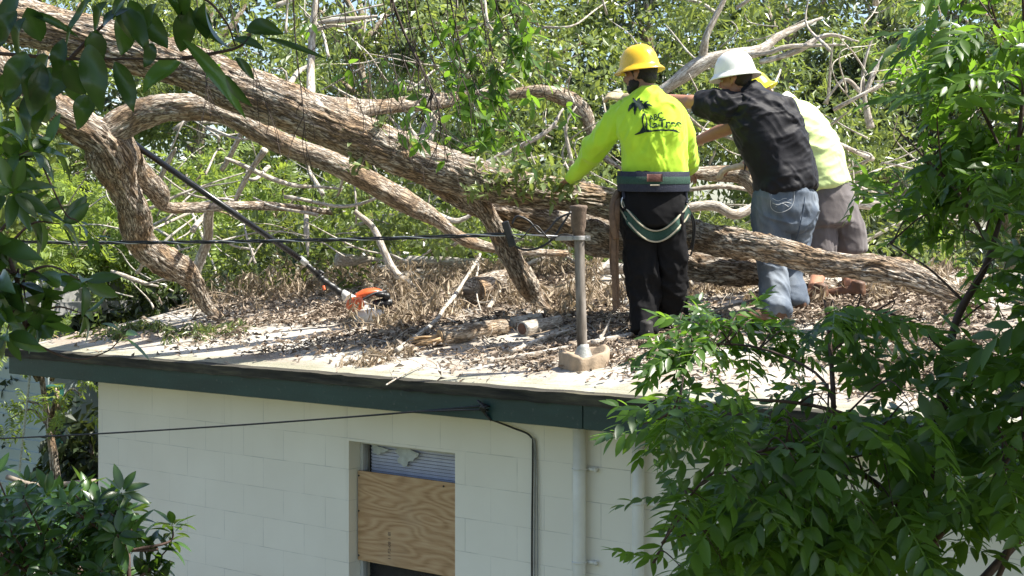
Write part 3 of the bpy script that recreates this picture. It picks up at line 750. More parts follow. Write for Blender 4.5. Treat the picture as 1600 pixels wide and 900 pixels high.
fl('branch', [(590, 232, 10, 10.05), (660, 272, 30, 10.2), (760, 322, 46, 10.45), (880, 350, 58, 10.45), (960, 376, 66, 10.35), (1070, 408, 58, 10.2), (1160, 424, 44, 10.1), (1215, 436, 30, 10.2), (1300, 447, 20, 10.5)], 64, .026, 37, .04, step=.014)
GREY = [  # paler, farther limbs
    [(430, 150, 20, 10.9), (480, 160, 30, 11.2), (540, 166, 32, 11.5), (640, 158, 27, 12), (720, 150, 20, 12.4), (800, 146, 18, 12.6), (845, 135, 24, 12.6), (885, 160, 28, 12.6), (915, 188, 24, 12.6), (935, 228, 16, 12.6), (975, 262, 10, 12.4)],
    [(975, 168, 15, 12.4), (1035, 135, 19, 12.4), (1080, 106, 24, 12.4), (1130, 92, 20, 12.4), (1185, 85, 14, 12.5), (1225, 62, 11, 12.6), (1290, 28, 8, 12.8)],
    [(1092, 104, 16, 12.4), (1105, 60, 13, 12.3), (1125, 20, 11, 12.3), (1140, -30, 9, 12.3)],
    [(1120, 96, 9, 12.4), (1200, 82, 9, 12.3), (1240, 70, 9, 12.2), (1320, 68, 6, 12.1)],
    [(1190, 90, 8, 12.3), (1250, 76, 8, 12.2), (1300, 52, 6, 12.2), (1340, 60, 4, 12.2)],
    [(478, 160, 16, 11.2), (482, 118, 14, 11.5), (486, 70, 12, 11.6), (494, 20, 10, 11.6), (498, -40, 8, 11.6)],
    [(488, 40, 8, 11.6), (530, 32, 9, 11.6), (595, 24, 6, 11.6)],
    [(486, 62, 7, 11.6), (520, 46, 6, 11.6), (545, 40, 4, 11.6)],
    [(440, 138, 10, 11.2), (462, 110, 9, 11.8), (478, 96, 7, 12)],
    [(1368, 205, 13, 12.6), (1358, 170, 12, 12.6), (1350, 145, 9, 12.6), (1348, 100, 6, 12.6), (1362, 55, 4, 12.6)],
    [(1352, 150, 8, 12.6), (1368, 115, 7, 12.6), (1390, 75, 5, 12.6)],
    [(1352, 148, 7, 12.6), (1385, 132, 6, 12.6), (1420, 112, 5, 12.6)],
    [(1352, 150, 6, 12.6), (1325, 130, 5, 12.6), (1290, 165, 4, 12.6)],
    [(1060, 272, 18, 10.9), (1095, 276, 22, 11), (1140, 280, 28, 11), (1172, 292, 26, 11), (1200, 318, 20, 11.1), (1260, 330, 13, 11.3)],
    [(1030, 330, 12, 11.4), (1100, 318, 14, 11.4), (1150, 330, 13, 11.4), (1200, 318, 11, 11.5), (1320, 322, 14, 11.6), (1400, 330, 15, 11.6), (1490, 340, 14, 11.7)],
    [(1085, 300, 7, 11.2), (1130, 296, 8, 11.2), (1175, 306, 8, 11.3)],
    [(405, 240, 11, 12.0), (388, 268, 10, 12.1), (374, 300, 9, 12.2), (366, 325, 8, 12.3)],
    [(335, 320, 12, 11.8), (318, 360, 14, 12.0), (300, 405, 14, 12.2), (296, 440, 10, 12.3)],
    [(350, 258, 5, 12.0), (410, 274, 6, 12.1), (470, 292, 6, 12.2), (540, 298, 5, 12.4)],
    [(560, 325, 7, 12.0), (590, 352, 9, 12.0), (610, 395, 11, 11.9), (628, 432, 14, 11.9), (650, 450, 12, 12.0)],
    [(472, 330, 9, 12.6), (473, 362, 11, 12.4), (478, 400, 10, 12.3)],
    [(520, 400, 18, 12.6), (560, 408, 12, 12.7), (600, 412, 8, 12.8)],
    [(655, 215, 22, 12.3), (670, 190, 20, 12.5), (690, 172, 12, 12.6)],
    [(180, 430, 7, 12.6), (215, 440, 9, 12.6), (250, 446, 8, 12.6)],
    [(230, 300, 6, 12.2), (258, 250, 9, 12.0), (272, 232, 7, 11.9)],
    [(680, 330, 6, 12), (720, 345, 7, 12), (770, 318, 5, 12)],
    [(930, 410, 16, 12.2), (1030, 424, 18, 12.0), (1100, 432, 16, 11.9), (1170, 436, 11, 11.8)],
    [(1030, 445, 10, 11.3), (1090, 440, 12, 11.3), (1160, 442, 9, 11.3)],
]
for k, g in enumerate(GREY): fl('branch', g[:-1] + [(*g[-1][:2], max(2.5, g[-1][2] * .4), g[-1][3])] if k != 13 else g, 14, .006, 50 + k, .12, M_DEAD if k not in (0, 13) else M_BARK_PALE, .03, 1.6) if True else fl('branch', g, 14, .006, 50 + k, .10, M_DEAD if k not in (0, 13) else M_BARK_PALE, .03, 1.6)
# many thin bare boughs of the crown tangled behind the workers
def boughs():
    r = np.random.default_rng(77); k = 0; tang = MB()
    for (x0, x1, y0, y1, n) in ((200, 800, 190, 430, 46), (800, 1500, 60, 430, 44), (350, 980, -20, 150, 34), (100, 330, 300, 480, 14), (1050, 1480, -10, 400, 44), (250, 900, 180, 420, 36)):
        for _ in range(n):
            Y = 11.9 + 3.3 * r.random() ** 1.6; a = r.uniform(0, math.pi); L = r.uniform(50, 190); x, y = r.uniform(x0, x1), r.uniform(y0, y1)
            dx, dy = math.cos(a) * L, -math.sin(a) * L * .7; b = r.normal(0, 16, 2); w = 2.4 + 7.5 * r.random() ** 2.2
            rows = [(x, y, w, Y), (x + dx * .5 + b[0], y + dy * .5 + b[1], w * .75, Y + r.normal(0, .2)), (x + dx, y + dy, w * .35, Y + r.normal(0, .4))]
            if k < 90: fl('bough', rows, 6, 0, 200 + k, .1, M_DEAD, .06)
            else: limb(pxl(rows), 6, .06, 0, 200 + k, .1, mb=tang)
            k += 1
    tag(tang.build('bough_tangle', M_DEAD, FT), kind='stuff')
boughs()
def fallen_foliage():
    """Leafy sprays of the fallen crown; each group of sprays is one part."""
    r = np.random.default_rng(9)
    spec = [  # px box, distance, clumps, leaf, template, per, radius, bright
        ((640, 1010, -30, 380), (12.0, 14.5), 80, .085, T1W, 60, (.16, .34), (.35, 1)),
        ((1040, 1480, -30, 300), (12.8, 15.5), 80, .10, T1L, 70, (.16, .36), (.15, .9)),
        ((540, 780, 240, 400), (12.4, 14.2), 26, .08, T1W, 60, (.14, .3), (.2, .8)),
        ((250, 560, 340, 440), (12.8, 14), 22, .10, T1L, 60, (.14, .28), (.0, .4)),
        ((850, 1500, 300, 440), (12.4, 15), 50, .09, T1L, 60, (.16, .34), (.1, .9)),
        ((200, 560, -40, 140), (13, 16), 36, .10, T1L, 60, (.2, .4), (.3, 1)),
    ]
    for k, ((x0, x1, y0, y1), (d0, d1), n, lf, tp, per, rr, br) in enumerate(spec):
        Y = r.uniform(d0, d1, n); P = np.array([PT(a, b, c) for a, b, c in zip(r.uniform(x0, x1, n), r.uniform(y0, y1, n), Y)])
        mb = MB(); crown_leaves(mb, P, r.uniform(*rr, n), per, lf, tp, seed=90 + k, bright=br)
        mb.build('foliage', M_LEAF_BG, FT, False)
    # young shoots sprouting on the trunk near the first worker's hand
    for x, y, s in ((800, 268, 1), (825, 280, 1.2), (850, 285, 1.2), (870, 300, 1), (775, 285, .8), (838, 262, 1), (740, 300, .7), (762, 262, .9), (812, 300, .8), (480, 190, .5), (525, 200, .5), (548, 215, .4), (560, 262, .6), (640, 225, .5), (590, 195, .4), (860, 262, .9), (880, 290, .8), (900, 285, .6)):
        n = int(26 * s) + 5; c = PT(x, y, 9.88); P = c + r.normal(0, .05 * s, (n, 3)); V, Fq, R = inst(tpl_leaf(.4, 3, .15), P, norm(r.normal(size=(n, 3)) + [0, -.2, .3]), norm(r.normal(size=(n, 3)) * .5 + [0, -.4, 1]), r.uniform(.05, .10, n), r.uniform(.4, 1, n)); MB().add(V, Fq, rnd=R).build('leafy_shoot', M_LEAF_BG, FT)
fallen_foliage()

# ------------------------------------------------------------------ logs, sticks, brush and litter on the roof
M_CUT = plain('cut_wood', (.42, .28, .15), .8, var=.3, scale=30)
M_CUTDARK = plain('cut_wood_dark', (.09, .045, .03), .85, var=.4, scale=40)
def onroof(px, py, h=0.0): p = roofpt(px, py); p[2] += h; return p
def log(a, b, r, label, m=M_BARK_PALE, endm=M_CUT, bend=.0, seed=0, taper=.9, name='log', group='cut logs on the roof'):
    A, Bp = onroof(*a, r * .9 + .012), onroof(*b, r * taper * .9 + .012); mid = (A + Bp) / 2 + np.array([0, 0, bend])
    rt = empty(name, tuple(A)); tag(rt, label, name, group)
    limb(np.array([[*A, r], [*mid, r * (1 + taper) / 2], [*Bp, r * taper]]), 28, .02, .012, seed, .02, 'bark', m, rt)
    d = norm(Bp - A)
    for p, s, q in ((A, -1, r), (Bp, 1, r * taper)):
        V, Fs = tube_vf(np.array([p + d * s * .001, p + d * s * .006]), q * .86, 20); MB().add(V, Fs).build('cut_end', endm, rt, False)
log((688, 541), (790, 522), .056, 'grey barked log with a splintered orange end lying near the roof edge', seed=3, taper=.75)
log((803, 516), (846, 506), .042, 'short pale cut log with dark end, left one of the pair by the roof pole', M_DEAD, M_CUTDARK, seed=4)
log((816, 526), (874, 511), .044, 'short pale cut log with dark end, right one of the pair by the roof pole', M_DEAD, M_CUTDARK, seed=5)
log((742, 480), (800, 462), .12, 'thick stump of bark lying behind the bent support limb', M_BARK, M_CUT, seed=6)
log((640, 418), (760, 420), .05, 'long pale log lying on the ridge behind the brush', M_DEAD, M_CUT, seed=8)
log((1085, 450), (1180, 446), .04, 'pale barkless log lying between the legs of the workers', M_DEAD, M_CUT, seed=12)
def splinters():
    p = onroof(686, 541, .04); rt = empty('splintered_bark', tuple(p)); tag(rt, 'orange splintered slab of bark at the end of the grey log', 'bark slab')
    mb = MB(); r = np.random.default_rng(3)
    for k in range(16):
        a = p + r.normal(0, .015, 3); b = a + np.array([-.06 - r.random() * .16, -.03 + r.normal(0, .02), -.015 + r.normal(0, .01)]); V, Fs = tube_vf(np.array([a, (a + b) / 2 + r.normal(0, .006, 3), b]), [.010, .008, .002], 5); mb.add(V, Fs)
    mb.build('slab', M_CUT, rt)
splinters()
STICKS = [
    ([(618, 556, .02), (680, 515, .05), (716, 480, .12), (750, 446, .25)], 9, 'longest bleached stick, slanting up beside the saw engine'),
    ([(655, 470, .04), (710, 474, .04), (745, 470, .06)], 4, 'thin pale stick lying across behind the long slanting one'),
    ([(744, 452, .2), (747, 480, .10), (752, 492, .03)], 4, 'short forked stick hanging from the tip of the long bleached one'),
    ([(765, 490, .03), (785, 470, .10), (800, 448, .2)], 8, 'olive grey stick leaning against the bent support limb'),
    ([(760, 575, .015), (830, 562, .02), (900, 548, .03), (965, 530, .03)], 7, 'long stick lying along the roof left of the collar'),
    ([(800, 556, .01), (850, 540, .03), (893, 528, .04)], 10, 'thick crooked stick between the paired logs and the pole'),
    ([(925, 545, .02), (960, 538, .03), (1000, 530, .04)], 12, 'thick pale stick right of the pole base'),
    ([(1060, 520, .02), (1120, 500, .05), (1190, 478, .05)], 8, 'long straight pale stick lying behind the green leaf spray'),
    ([(1040, 500, .02), (1100, 488, .02), (1150, 482, .02)], 6, 'pale stick by the shoes of the man in black shirt'),
    ([(890, 455, .05), (940, 440, .1), (975, 424, .2)], 9, 'broken pale branch poking up behind the roof pole'),
    ([(820, 440, .12), (870, 425, .15), (900, 432, .1)], 7, 'bent pale branch behind the support limb'),
    ([(300, 398, .5), (330, 440, .2), (345, 470, .02)], 5, 'thin stick leaning at the left end of the debris'),
    ([(540, 548, .01), (575, 536, .02), (640, 548, .02)], 5, 'curved pale twig lying in front of the saw engine'),
    ([(605, 610, .03), (640, 585, .02), (665, 572, .01)], 3, 'small pale twig tipping over the mossy roof edge'),
    ([(1285, 470, .02), (1350, 452, .05), (1420, 445, .06)], 9, 'pale pole lying under the trunk right of the workers'),
    ([(1200, 545, .02), (1270, 528, .02), (1330, 520, .03)], 7, 'pale stick half hidden by the foreground leaves'),
    ([(700, 505, .02), (742, 520, .02), (770, 545, .01)], 3, 'thin twig pointing at the splintered log'),
    ([(420, 505, .01), (470, 500, .02), (520, 478, .03)], 4, 'thin pale twig left of the saw engine'),
]
for k, (pl, w, lb) in enumerate(STICKS):
    P = np.array([onroof(a, b, h) for a, b, h in pl]); R = w * .5 / F * P[:, 1:2] * np.linspace(1, .55, len(P))[:, None]
    P[:, 2] += R[:, 0] * .8
    mb = MB(); limb(np.hstack([P, R]), 8, .03, 0, 300 + k, .03, mb=mb)
    r = np.random.default_rng(k)
    for _ in range(3):
        t = r.uniform(.3, .9); i = min(int(t * (len(P) - 1)), len(P) - 2); a = P[i] * (1 - t % 1) + P[i + 1] * (t % 1); b = a + r.normal(0, .06, 3) + [0, 0, .03]
        limb(np.array([[*a, R[i, 0] * .45], [*((a + b) / 2 + r.normal(0, .01, 3)), R[i, 0] * .35], [*b, .0012]]), 5, .03, mb=mb)
    tag(mb.build('stick', M_DEAD), lb, 'stick', 'broken sticks lying on the roof')
BRUSH = [  # px, py, width px, height px, label
    (395, 470, 120, 75, 'dry brown brush left of the saw, nearest the bent limb foot'),
    (455, 448, 110, 60, 'dry brush under the shaft of the pole saw'),
    (330, 520, 90, 22, 'low brush with some green leaves at the left of the roof'),
    (650, 503, 80, 75, 'hanging dry brush directly right of the saw engine'),
    (680, 470, 90, 70, 'dry brush in front of the leaning grey stub'),
    (730, 440, 110, 50, 'dry brush on the ridge left of the support limb'),
    (612, 556, 60, 16, 'low straw coloured brush in front of the saw engine'),
    (885, 470, 80, 70, 'dry brush just behind the roof pole'),
    (945, 480, 90, 90, 'tall dry brush between the pole and the first worker'),
    (860, 430, 110, 60, 'dry brush on the ridge right of the support limb'),
    (1120, 455, 90, 30, 'low dry brush between the two nearer workers'),
    (560, 430, 110, 40, 'dry brush on the ridge beyond the saw'),
    (1340, 465, 120, 45, 'dry brush under the trunk at the right'),
    (200, 520, 90, 16, 'scattered green and dry sprigs at the left roof corner'),
    (500, 455, 90, 40, 'dry brush between the saw grip and the ridge'),
    (800, 470, 80, 50, 'dry brush around the foot of the support limb'),
    (1030, 455, 70, 50, 'dry brush seen between the legs of the first worker and the next'),
    (1240, 462, 90, 36, 'dry brush behind the blue jeans'),
    (1450, 450, 110, 45, 'dry brush at the far right of the ridge'),
]
def brush():
    for k, (x, y, w, h, lb) in enumerate(BRUSH):
        r = np.random.default_rng(400 + k); b = onroof(x, y); s = b[1] / F; rt = empty('dry_brush', tuple(b)); tag(rt, lb, 'brush', 'dry brush heaped on the roof')
        mb = MB(); LP, LD = [], []
        for _ in range(int(16 + w * .16)):
            a = b + U * r.uniform(-.5, .5) * w * s * 1.2 + N * r.uniform(-.5, .4) * .7; a[2] = roofz(a[0], a[1])
            d = norm(np.array([r.normal(0, .8), r.normal(0, .6), r.uniform(.15, 1)])); L = h * s * r.uniform(.5, 1.25)
            e = a + d * L; m_ = (a + e) / 2 + r.normal(0, .06 * L + .01, 3); e[2] = max(e[2] - L * .15, roofz(e[0], e[1]) + .01)
            P = catmull([a, m_, e], 7); V, Fs = tube_vf(P, np.linspace(.006, .0018, 7), 5); mb.add(V, Fs)
            for q in P[2:]:
                nl = r.integers(3, 8); LP.append(q + r.normal(0, .018, (nl, 3))); LD.append(norm(r.normal(size=(nl, 3)) * [.5, .5, .35] + [0, 0, -.85]))
        mb.build('twigs', M_TWIG_DRY, rt, False)
        LP, LD = np.vstack(LP), np.vstack(LD); n = len(LP)
        V, Fq, R = inst(tpl_leaf(.22, 2, .2, .25), LP, LD, sph(n, r), r.uniform(.05, .11, n), r.uniform(0, 1, n))
        green = k in (2, 13)
        MB().add(V, Fq, rnd=R).build('leaves', M_LEAF_DRY if not green else M_LEAF_BG, rt, False)
brush()
def litter():
    r = np.random.default_rng(8); n = 95000
    u = r.uniform(EL + .05, 6.5, n); v = r.uniform(-OV + .02, RIDGE + .3, n) ** 1.0
    f = fbm(np.stack([u * 1.6, v * 1.6, u * 0], 1), 31, 4); near = np.clip((v + OV - .15) / np.where(u > .6, .5, .9), 0.03, 1)
    dens = np.clip((f - .34) * 5, .04, 1) * near; dens *= np.where((u < -2.4), .4, 1)
    for (ax_, ay_) in ((700, 545), (735, 540), (770, 533), (820, 530), (845, 524), (825, 520), (868, 518), (565, 512), (590, 510), (800, 530)):
        q = onroof(ax_, ay_); uu, vv = (q - W0) @ U, (q - W0) @ N; dens *= 1 - .93 * np.exp(-(((u - uu) / .17) ** 2 + ((v - vv) / .2) ** 2))
    k = r.random(n) < dens; u, v = u[k], v[k]; n = len(u)
    P = W0 + u[:, None] * U + v[:, None] * N; P[:, 2] = [roofz(a, b) for a, b in P[:, :2]]; P[:, 2] = np.where(v > RIDGE - OV, EZ + SLOPE * (2 * RIDGE - OV - v), P[:, 2]) + .012 + r.random(n) * .03
    D = norm(r.normal(size=(n, 3)) * [1, 1, .28]); NR = norm(r.normal(size=(n, 3)) * .6 + [0, 0, 1])
    V, Fq, R = inst(tpl_leaf(.45, 2, .25, .35), P, D, NR, r.uniform(.018, .075, n), r.random(n) ** 1.2)
    tag(MB().add(V, Fq, rnd=R).build('leaf_litter', M_LITTER, None, False), 'brown leaf litter and bark crumbs spread over the roof', 'litter', kind='stuff')
    mb = MB(); m = 2600; k = r.choice(n, m, replace=False)
    for q in P[k]:
        a = r.uniform(0, math.pi * 2); L = r.uniform(.04, .22); d = np.array([math.cos(a), math.sin(a), 0]) * L; e = q + d; e[2] = roofz(e[0], e[1]) + r.uniform(.01, .05) if (e - W0) @ N < RIDGE - OV else q[2]
        V, Fs = tube_vf(np.array([q, (q + e) / 2 + r.normal(0, .012, 3), e]), [.003, .0026, .001], 4, False); mb.add(V, Fs)
    tag(mb.build('twig_litter', M_TWIG_DRY, None, False), 'fine broken twigs strewn over the roof', 'twigs', kind='stuff')
litter()
# ------------------------------------------------------------------ people
def loft(secs, wide, seg=28, n=None, pw=1.0):
    """secs rows: x,y,z,a,b ; 'wide' = direction of the a axis. Closed rounded solid."""
    S = np.asarray(secs, float); n = n or max(8, len(S) * 6); Q = catmull(S, n); P = Q[:, :3]; a, b = np.maximum(Q[:, 3], .002), np.maximum(Q[:, 4], .002)
    T = norm(np.gradient(P, axis=0)); w = np.broadcast_to(np.asarray(wide, float), P.shape)
    A = norm(w - T * (w * T).sum(1, keepdims=True)); B = norm(np.cross(T, A))
    ph = np.arange(seg) * 2 * math.pi / seg; c, s = np.cos(ph), np.sin(ph); c = np.sign(c) * np.abs(c) ** pw; s = np.sign(s) * np.abs(s) ** pw
    V = P[:, None] + a[:, None, None] * c[None, :, None] * A[:, None] + b[:, None, None] * s[None, :, None] * B[:, None]
    V = V.reshape(-1, 3); i, j = np.meshgrid(np.arange(n - 1), np.arange(seg), indexing='ij'); j2 = (j + 1) % seg
    Q4 = np.stack([i * seg + j, i * seg + j2, (i + 1) * seg + j2, (i + 1) * seg + j], -1).reshape(-1, 4)
    e = .45; V = np.vstack([V, P[0] - T[0] * min(a[0], b[0]) * e, P[-1] + T[-1] * min(a[-1], b[-1]) * e]); k = np.arange(seg); k2 = (k + 1) % seg; bb = n * seg; o = (n - 1) * seg
    return V, [Q4, np.vstack([np.stack([np.full(seg, bb), k2, k], -1), np.stack([np.full(seg, bb + 1), o + k, o + k2], -1)])]
def ell(c, r, ax=None, seg=20):
    ax = np.eye(3) if ax is None else np.asarray(ax)
    t = np.linspace(.12, math.pi - .12, 12); ph = np.arange(seg) * 2 * math.pi / seg
    V = np.array([[math.sin(a) * math.cos(p), math.sin(a) * math.sin(p), math.cos(a)] for a in t for p in ph])
    V = np.vstack([V, [[0, 0, 1], [0, 0, -1]]]) * np.asarray(r); V = V @ ax + np.asarray(c); n = 12
    i, j = np.meshgrid(np.arange(n - 1), np.arange(seg), indexing='ij'); j2 = (j + 1) % seg
    Q = np.stack([i * seg + j, (i + 1) * seg + j, (i + 1) * seg + j2, i * seg + j2], -1).reshape(-1, 4); k = np.arange(seg); k2 = (k + 1) % seg; o = (n - 1) * seg
    return V, [Q, np.vstack([np.stack([np.full(seg, n * seg), k, k2], -1), np.stack([np.full(seg, n * seg + 1), o + k2, o + k], -1)])]
def fuse(name, shapes, m, parent, voxel=.01, smooth=4, wrinkle=None, bmp=None):
    """Grow ONE continuous surface out of overlapping closed lofts."""
    mb = MB()
    for V, Fs in shapes: mb.add(V, Fs)
    o = mb.build(name + '_raw', None)
    r = o.modifiers.new('r', 'REMESH'); r.mode = 'VOXEL'; r.voxel_size = voxel; r.use_smooth_shade = True
    s = o.modifiers.new('s', 'SMOOTH'); s.factor = .6; s.iterations = smooth
    bpy.context.view_layer.update(); me = bpy.data.meshes.new_from_object(o.evaluated_get(bpy.context.evaluated_depsgraph_get()))
    bpy.data.objects.remove(o)
    n = len(me.vertices); co = np.empty(n * 3); me.vertices.foreach_get('co', co); co = co.reshape(-1, 3)
    if wrinkle is not None:
        nr = np.empty(n * 3); me.vertex_normals.foreach_get('vector', nr); nr = nr.reshape(-1, 3)
        co = co + nr * wrinkle(co)[:, None]; me.vertices.foreach_set('co', co.ravel())
    me.polygons.foreach_set('use_smooth', np.ones(len(me.polygons), bool)); me.name = name; me.materials.append(m); me.update()
    o = bpy.data.objects.new(name, me); link(o)
    if parent is not None: adopt(o, parent)
    return o
def folds(dirs, amp, freq=14, seed=0, zr=None):
    """Cloth folds: crumpled ridges running along each direction in dirs."""
    def f(co):
        t = 0
        for k, (d, w) in enumerate(dirs):
            d = norm(np.array(d, float)); p = co - np.outer(co @ d, d) * .82; q = p * freq * 1.35 + (fbm(co * 4, seed + 9, 2)[:, None] - .5) * 2.0
            t = t + w * ((1 - np.abs(2 * vnoise(q, seed + k) - 1)) ** 2 + .4 * (1 - np.abs(2 * vnoise(q * 2.1 + 5, seed + k) - 1)) ** 2)
        msk = np.clip(fbm(co * 4.5, seed + 20, 2) * 2.4 - .45, .15, 1)
        return amp * (t * msk - .25)
    return f
def bvh_of(o):
    me = o.data; M = o.matrix_world if o.parent is None else o.parent.matrix_world
    return BVHTree.FromPolygons([v.co.copy() for v in me.vertices], [tuple(p.vertices) for p in me.polygons])
def onsurf(bv, px, py, off=.004):
    """Point on a garment's camera-facing side at that bearing, lifted off the cloth."""
    d = Vector(norm(ray(px, py))); hit, nr, _, _ = bv.ray_cast(Vector(C0), d)
    if hit is None: return None
    return np.array(hit + nr * off)
def skin_mat(name, c):
    m, nt, b = mat(name); co = objco(nt); n = noise(nt, co, 30, 5)
    nt.links.new(ramp(nt, n, [(.3, tuple(x * .8 for x in c)), (.7, c)]), b.inputs['Base Color']); b.inputs['Roughness'].default_value = .5
    b.inputs['Subsurface Weight'].default_value = .12; b.inputs['Subsurface Radius'].default_value = (.01, .004, .002); bump(nt, b, noise(nt, co, 180, 3), .15, .003); return m
def cloth_mat(name, c, rough=.8, var=.12, weave=260, sheen=.2):
    m, nt, b = mat(name); co = objco(nt); n = noise(nt, co, 6, 5)
    nt.links.new(ramp(nt, n, [(.3, tuple(x * (1 - var) for x in c)), (.7, tuple(min(1, x * (1 + var)) for x in c))]), b.inputs['Base Color'])
    b.inputs['Roughness'].default_value = rough; b.inputs['Specular IOR Level'].default_value = .25; b.inputs['Sheen Weight'].default_value = sheen; bump(nt, b, math_n(nt, 'ADD', noise(nt, co, weave, 2), math_n(nt, 'MULTIPLY', noise(nt, co, 22, 4), 1.5)), .22, .004); return m
M_HIVIS = cloth_mat('hivis_yellow_cloth', (.46, .72, .035), .7, .06)
M_HIVIS_SUNLIT = cloth_mat('hivis_sunlit_cloth', (.66, .80, .34), .7, .06)  # pale tone is strong sunlight put into the yellow cloth colour
M_BLACKCLOTH = cloth_mat('black_polo_cloth', (.0055, .0055, .009), .62, .3, sheen=.04)
M_PANTS = cloth_mat('black_work_pants', (.0025, .0025, .0035), .85, .3, sheen=.0)
M_GREY = cloth_mat('grey_brown_shorts', (.13, .115, .115), .85, .15)
def jeans_mat():
    m, nt, b = mat('faded_blue_jeans'); co = objco(nt); n = noise(nt, mapping(nt, co, (5, 5, 2.2)), 1, 5); f = noise(nt, mapping(nt, co, (300, 300, 60)), 1, 3)
    c = ramp(nt, n, [(.3, (.03, .045, .075)), (.5, (.06, .085, .125)), (.68, (.21, .24, .275))]); c = mix(nt, c, (.17, .195, .225), math_n(nt, 'MULTIPLY', f, .45))
    nt.links.new(c, b.inputs['Base Color']); b.inputs['Roughness'].default_value = .85; bump(nt, b, math_n(nt, 'ADD', f, noise(nt, co, 25, 4)), .3, .004); return m
M_JEANS = jeans_mat()
M_SKIN1 = skin_mat('skin_olive', (.30, .155, .095)); M_SKIN2 = skin_mat('skin_tanned', (.40, .20, .125))
M_HAIR = plain('dark_hair', (.012, .009, .007), .55, var=.5, scale=120, bmp=.8); M_HAIR2 = plain('brown_hair', (.04, .025, .016), .6, var=.5, scale=120, bmp=.8)
M_GLOVE = plain('leather_glove', (.50, .40, .24), .8, var=.25, scale=30, bmp=.3)
M_BOOT = plain('brown_leather_boot', (.13, .065, .035), .6, var=.35, scale=25, bmp=.3); M_SOLE = plain('boot_sole', (.02, .018, .016), .8)
M_HATY = plain('yellow_helmet_shell', (.85, .52, .02), .28, var=.06, scale=5, coat=.3); M_HATW = plain('white_helmet_shell', (.80, .79, .75), .3, var=.05, scale=5, coat=.3)

def hand(w, d, pn, side, s=1.0, curl=.5, rad=.0095):
    """Palm, four unequal bent fingers and a thumb leaving the side of the palm. w wrist, d forward, pn palm normal (towards what it holds)."""
    d = norm(d); pn = norm(pn - d * (np.asarray(pn) @ d)); x = norm(np.cross(d, pn)) * side; out = []
    out.append(loft([[*(w - d * .02), .028 * s, .021 * s], [*(w + d * .015), .029 * s, .018 * s], [*(w + d * .05 * s), .040 * s, .016 * s], [*(w + d * .09 * s), .041 * s, .013 * s]], x, 16))
    for k, (off, L) in enumerate(((-.030, .072), (-.010, .082), (.011, .076), (.030, .060))):
        p = w + d * .085 * s + x * off * s; a = 0; ps = [p - d * .02 * s, p]
        for q in (.45, .32, .23):
            a += curl * (.75 + .1 * k); dd = d * math.cos(a) + pn * math.sin(a) + x * off * 2.2; p = p + norm(dd) * L * q * s; ps.append(p)
        r_ = np.array([1.0, 1.0, .92, .84, .7]) * rad * s
        out.append(loft(np.hstack([np.array(ps), np.stack([r_, r_], 1)]), x, 10, 14))
    p = w + d * .022 * s - x * .024 * s; ps = [p, p - x * .028 * s + d * .022 * s + pn * .006, p - x * .042 * s + d * .050 * s + pn * .016, p - x * .040 * s + d * .075 * s + pn * .030]
    r_ = np.array([1.35, 1.2, 1.05, .8]) * rad * s; out.append(loft(np.hstack([np.array(ps), np.stack([r_, r_], 1)]), pn, 10, 14)); return out
def head_frame(f, up=(0, 0, 1)):
    f = norm(np.array(f, float)); up = norm(np.array(up, float) - f * (f @ np.array(up, float))); return np.array([norm(np.cross(f, up)), f, up])   # right, forward, up
def head_shapes(c, A, s=1.0):
    L = lambda x, y, z: c + (np.array([x, y, z]) * s) @ A
    E_ = lambda p, r: ell(L(*p), np.array(r) * s, A)
    sh = [E_((0, -.012, .035), (.076, .096, .088)), E_((0, .028, -.02), (.066, .070, .092)), E_((0, .050, -.072), (.044, .042, .036)), E_((0, .018, -.062), (.060, .055, .040)),
          E_((0, .092, .030), (.050, .012, .010)),                                              # brow
          loft([[*L(0, .088, .024), .009 * s, .008 * s], [*L(0, .104, .002), .012 * s, .011 * s], [*L(0, .110, -.016), .016 * s, .013 * s], [*L(0, .094, -.026), .013 * s, .008 * s]], A[0], 12),
          E_((0, .091, -.048), (.024, .009, .006)), E_((0, .087, -.058), (.022, .010, .007)), E_((.038, .070, -.012), (.022, .018, .018)), E_((-.038, .070, -.012), (.022, .018, .018))]
    for q in (-1, 1):
        sh.append(loft([[*L(q * .074, -.005, .026), .008 * s, .016 * s], [*L(q * .084, -.010, .012), .008 * s, .020 * s], [*L(q * .082, -.004, -.012), .007 * s, .016 * s], [*L(q * .073, .004, -.030), .006 * s, .009 * s]], A[0], 12))
    return sh, L
def face_bits(L, A, parent, s=1.0):
    mw = plain('eye_white', (.7, .68, .64), .2); mi = plain('eye_iris', (.03, .015, .01), .15)
    for q in (-1, 1):
        V, Fs = ell(L(q * .030, .081, .010), np.array([.013, .009, .008]) * s, A, 14); e = MB().add(V, Fs).build('eye', mw, parent)
        V, Fs = ell(L(q * .030, .0885, .010), np.array([.0055, .003, .0055]) * s, A, 12); adopt(MB().add(V, Fs).build('iris', mi), parent); 
    return
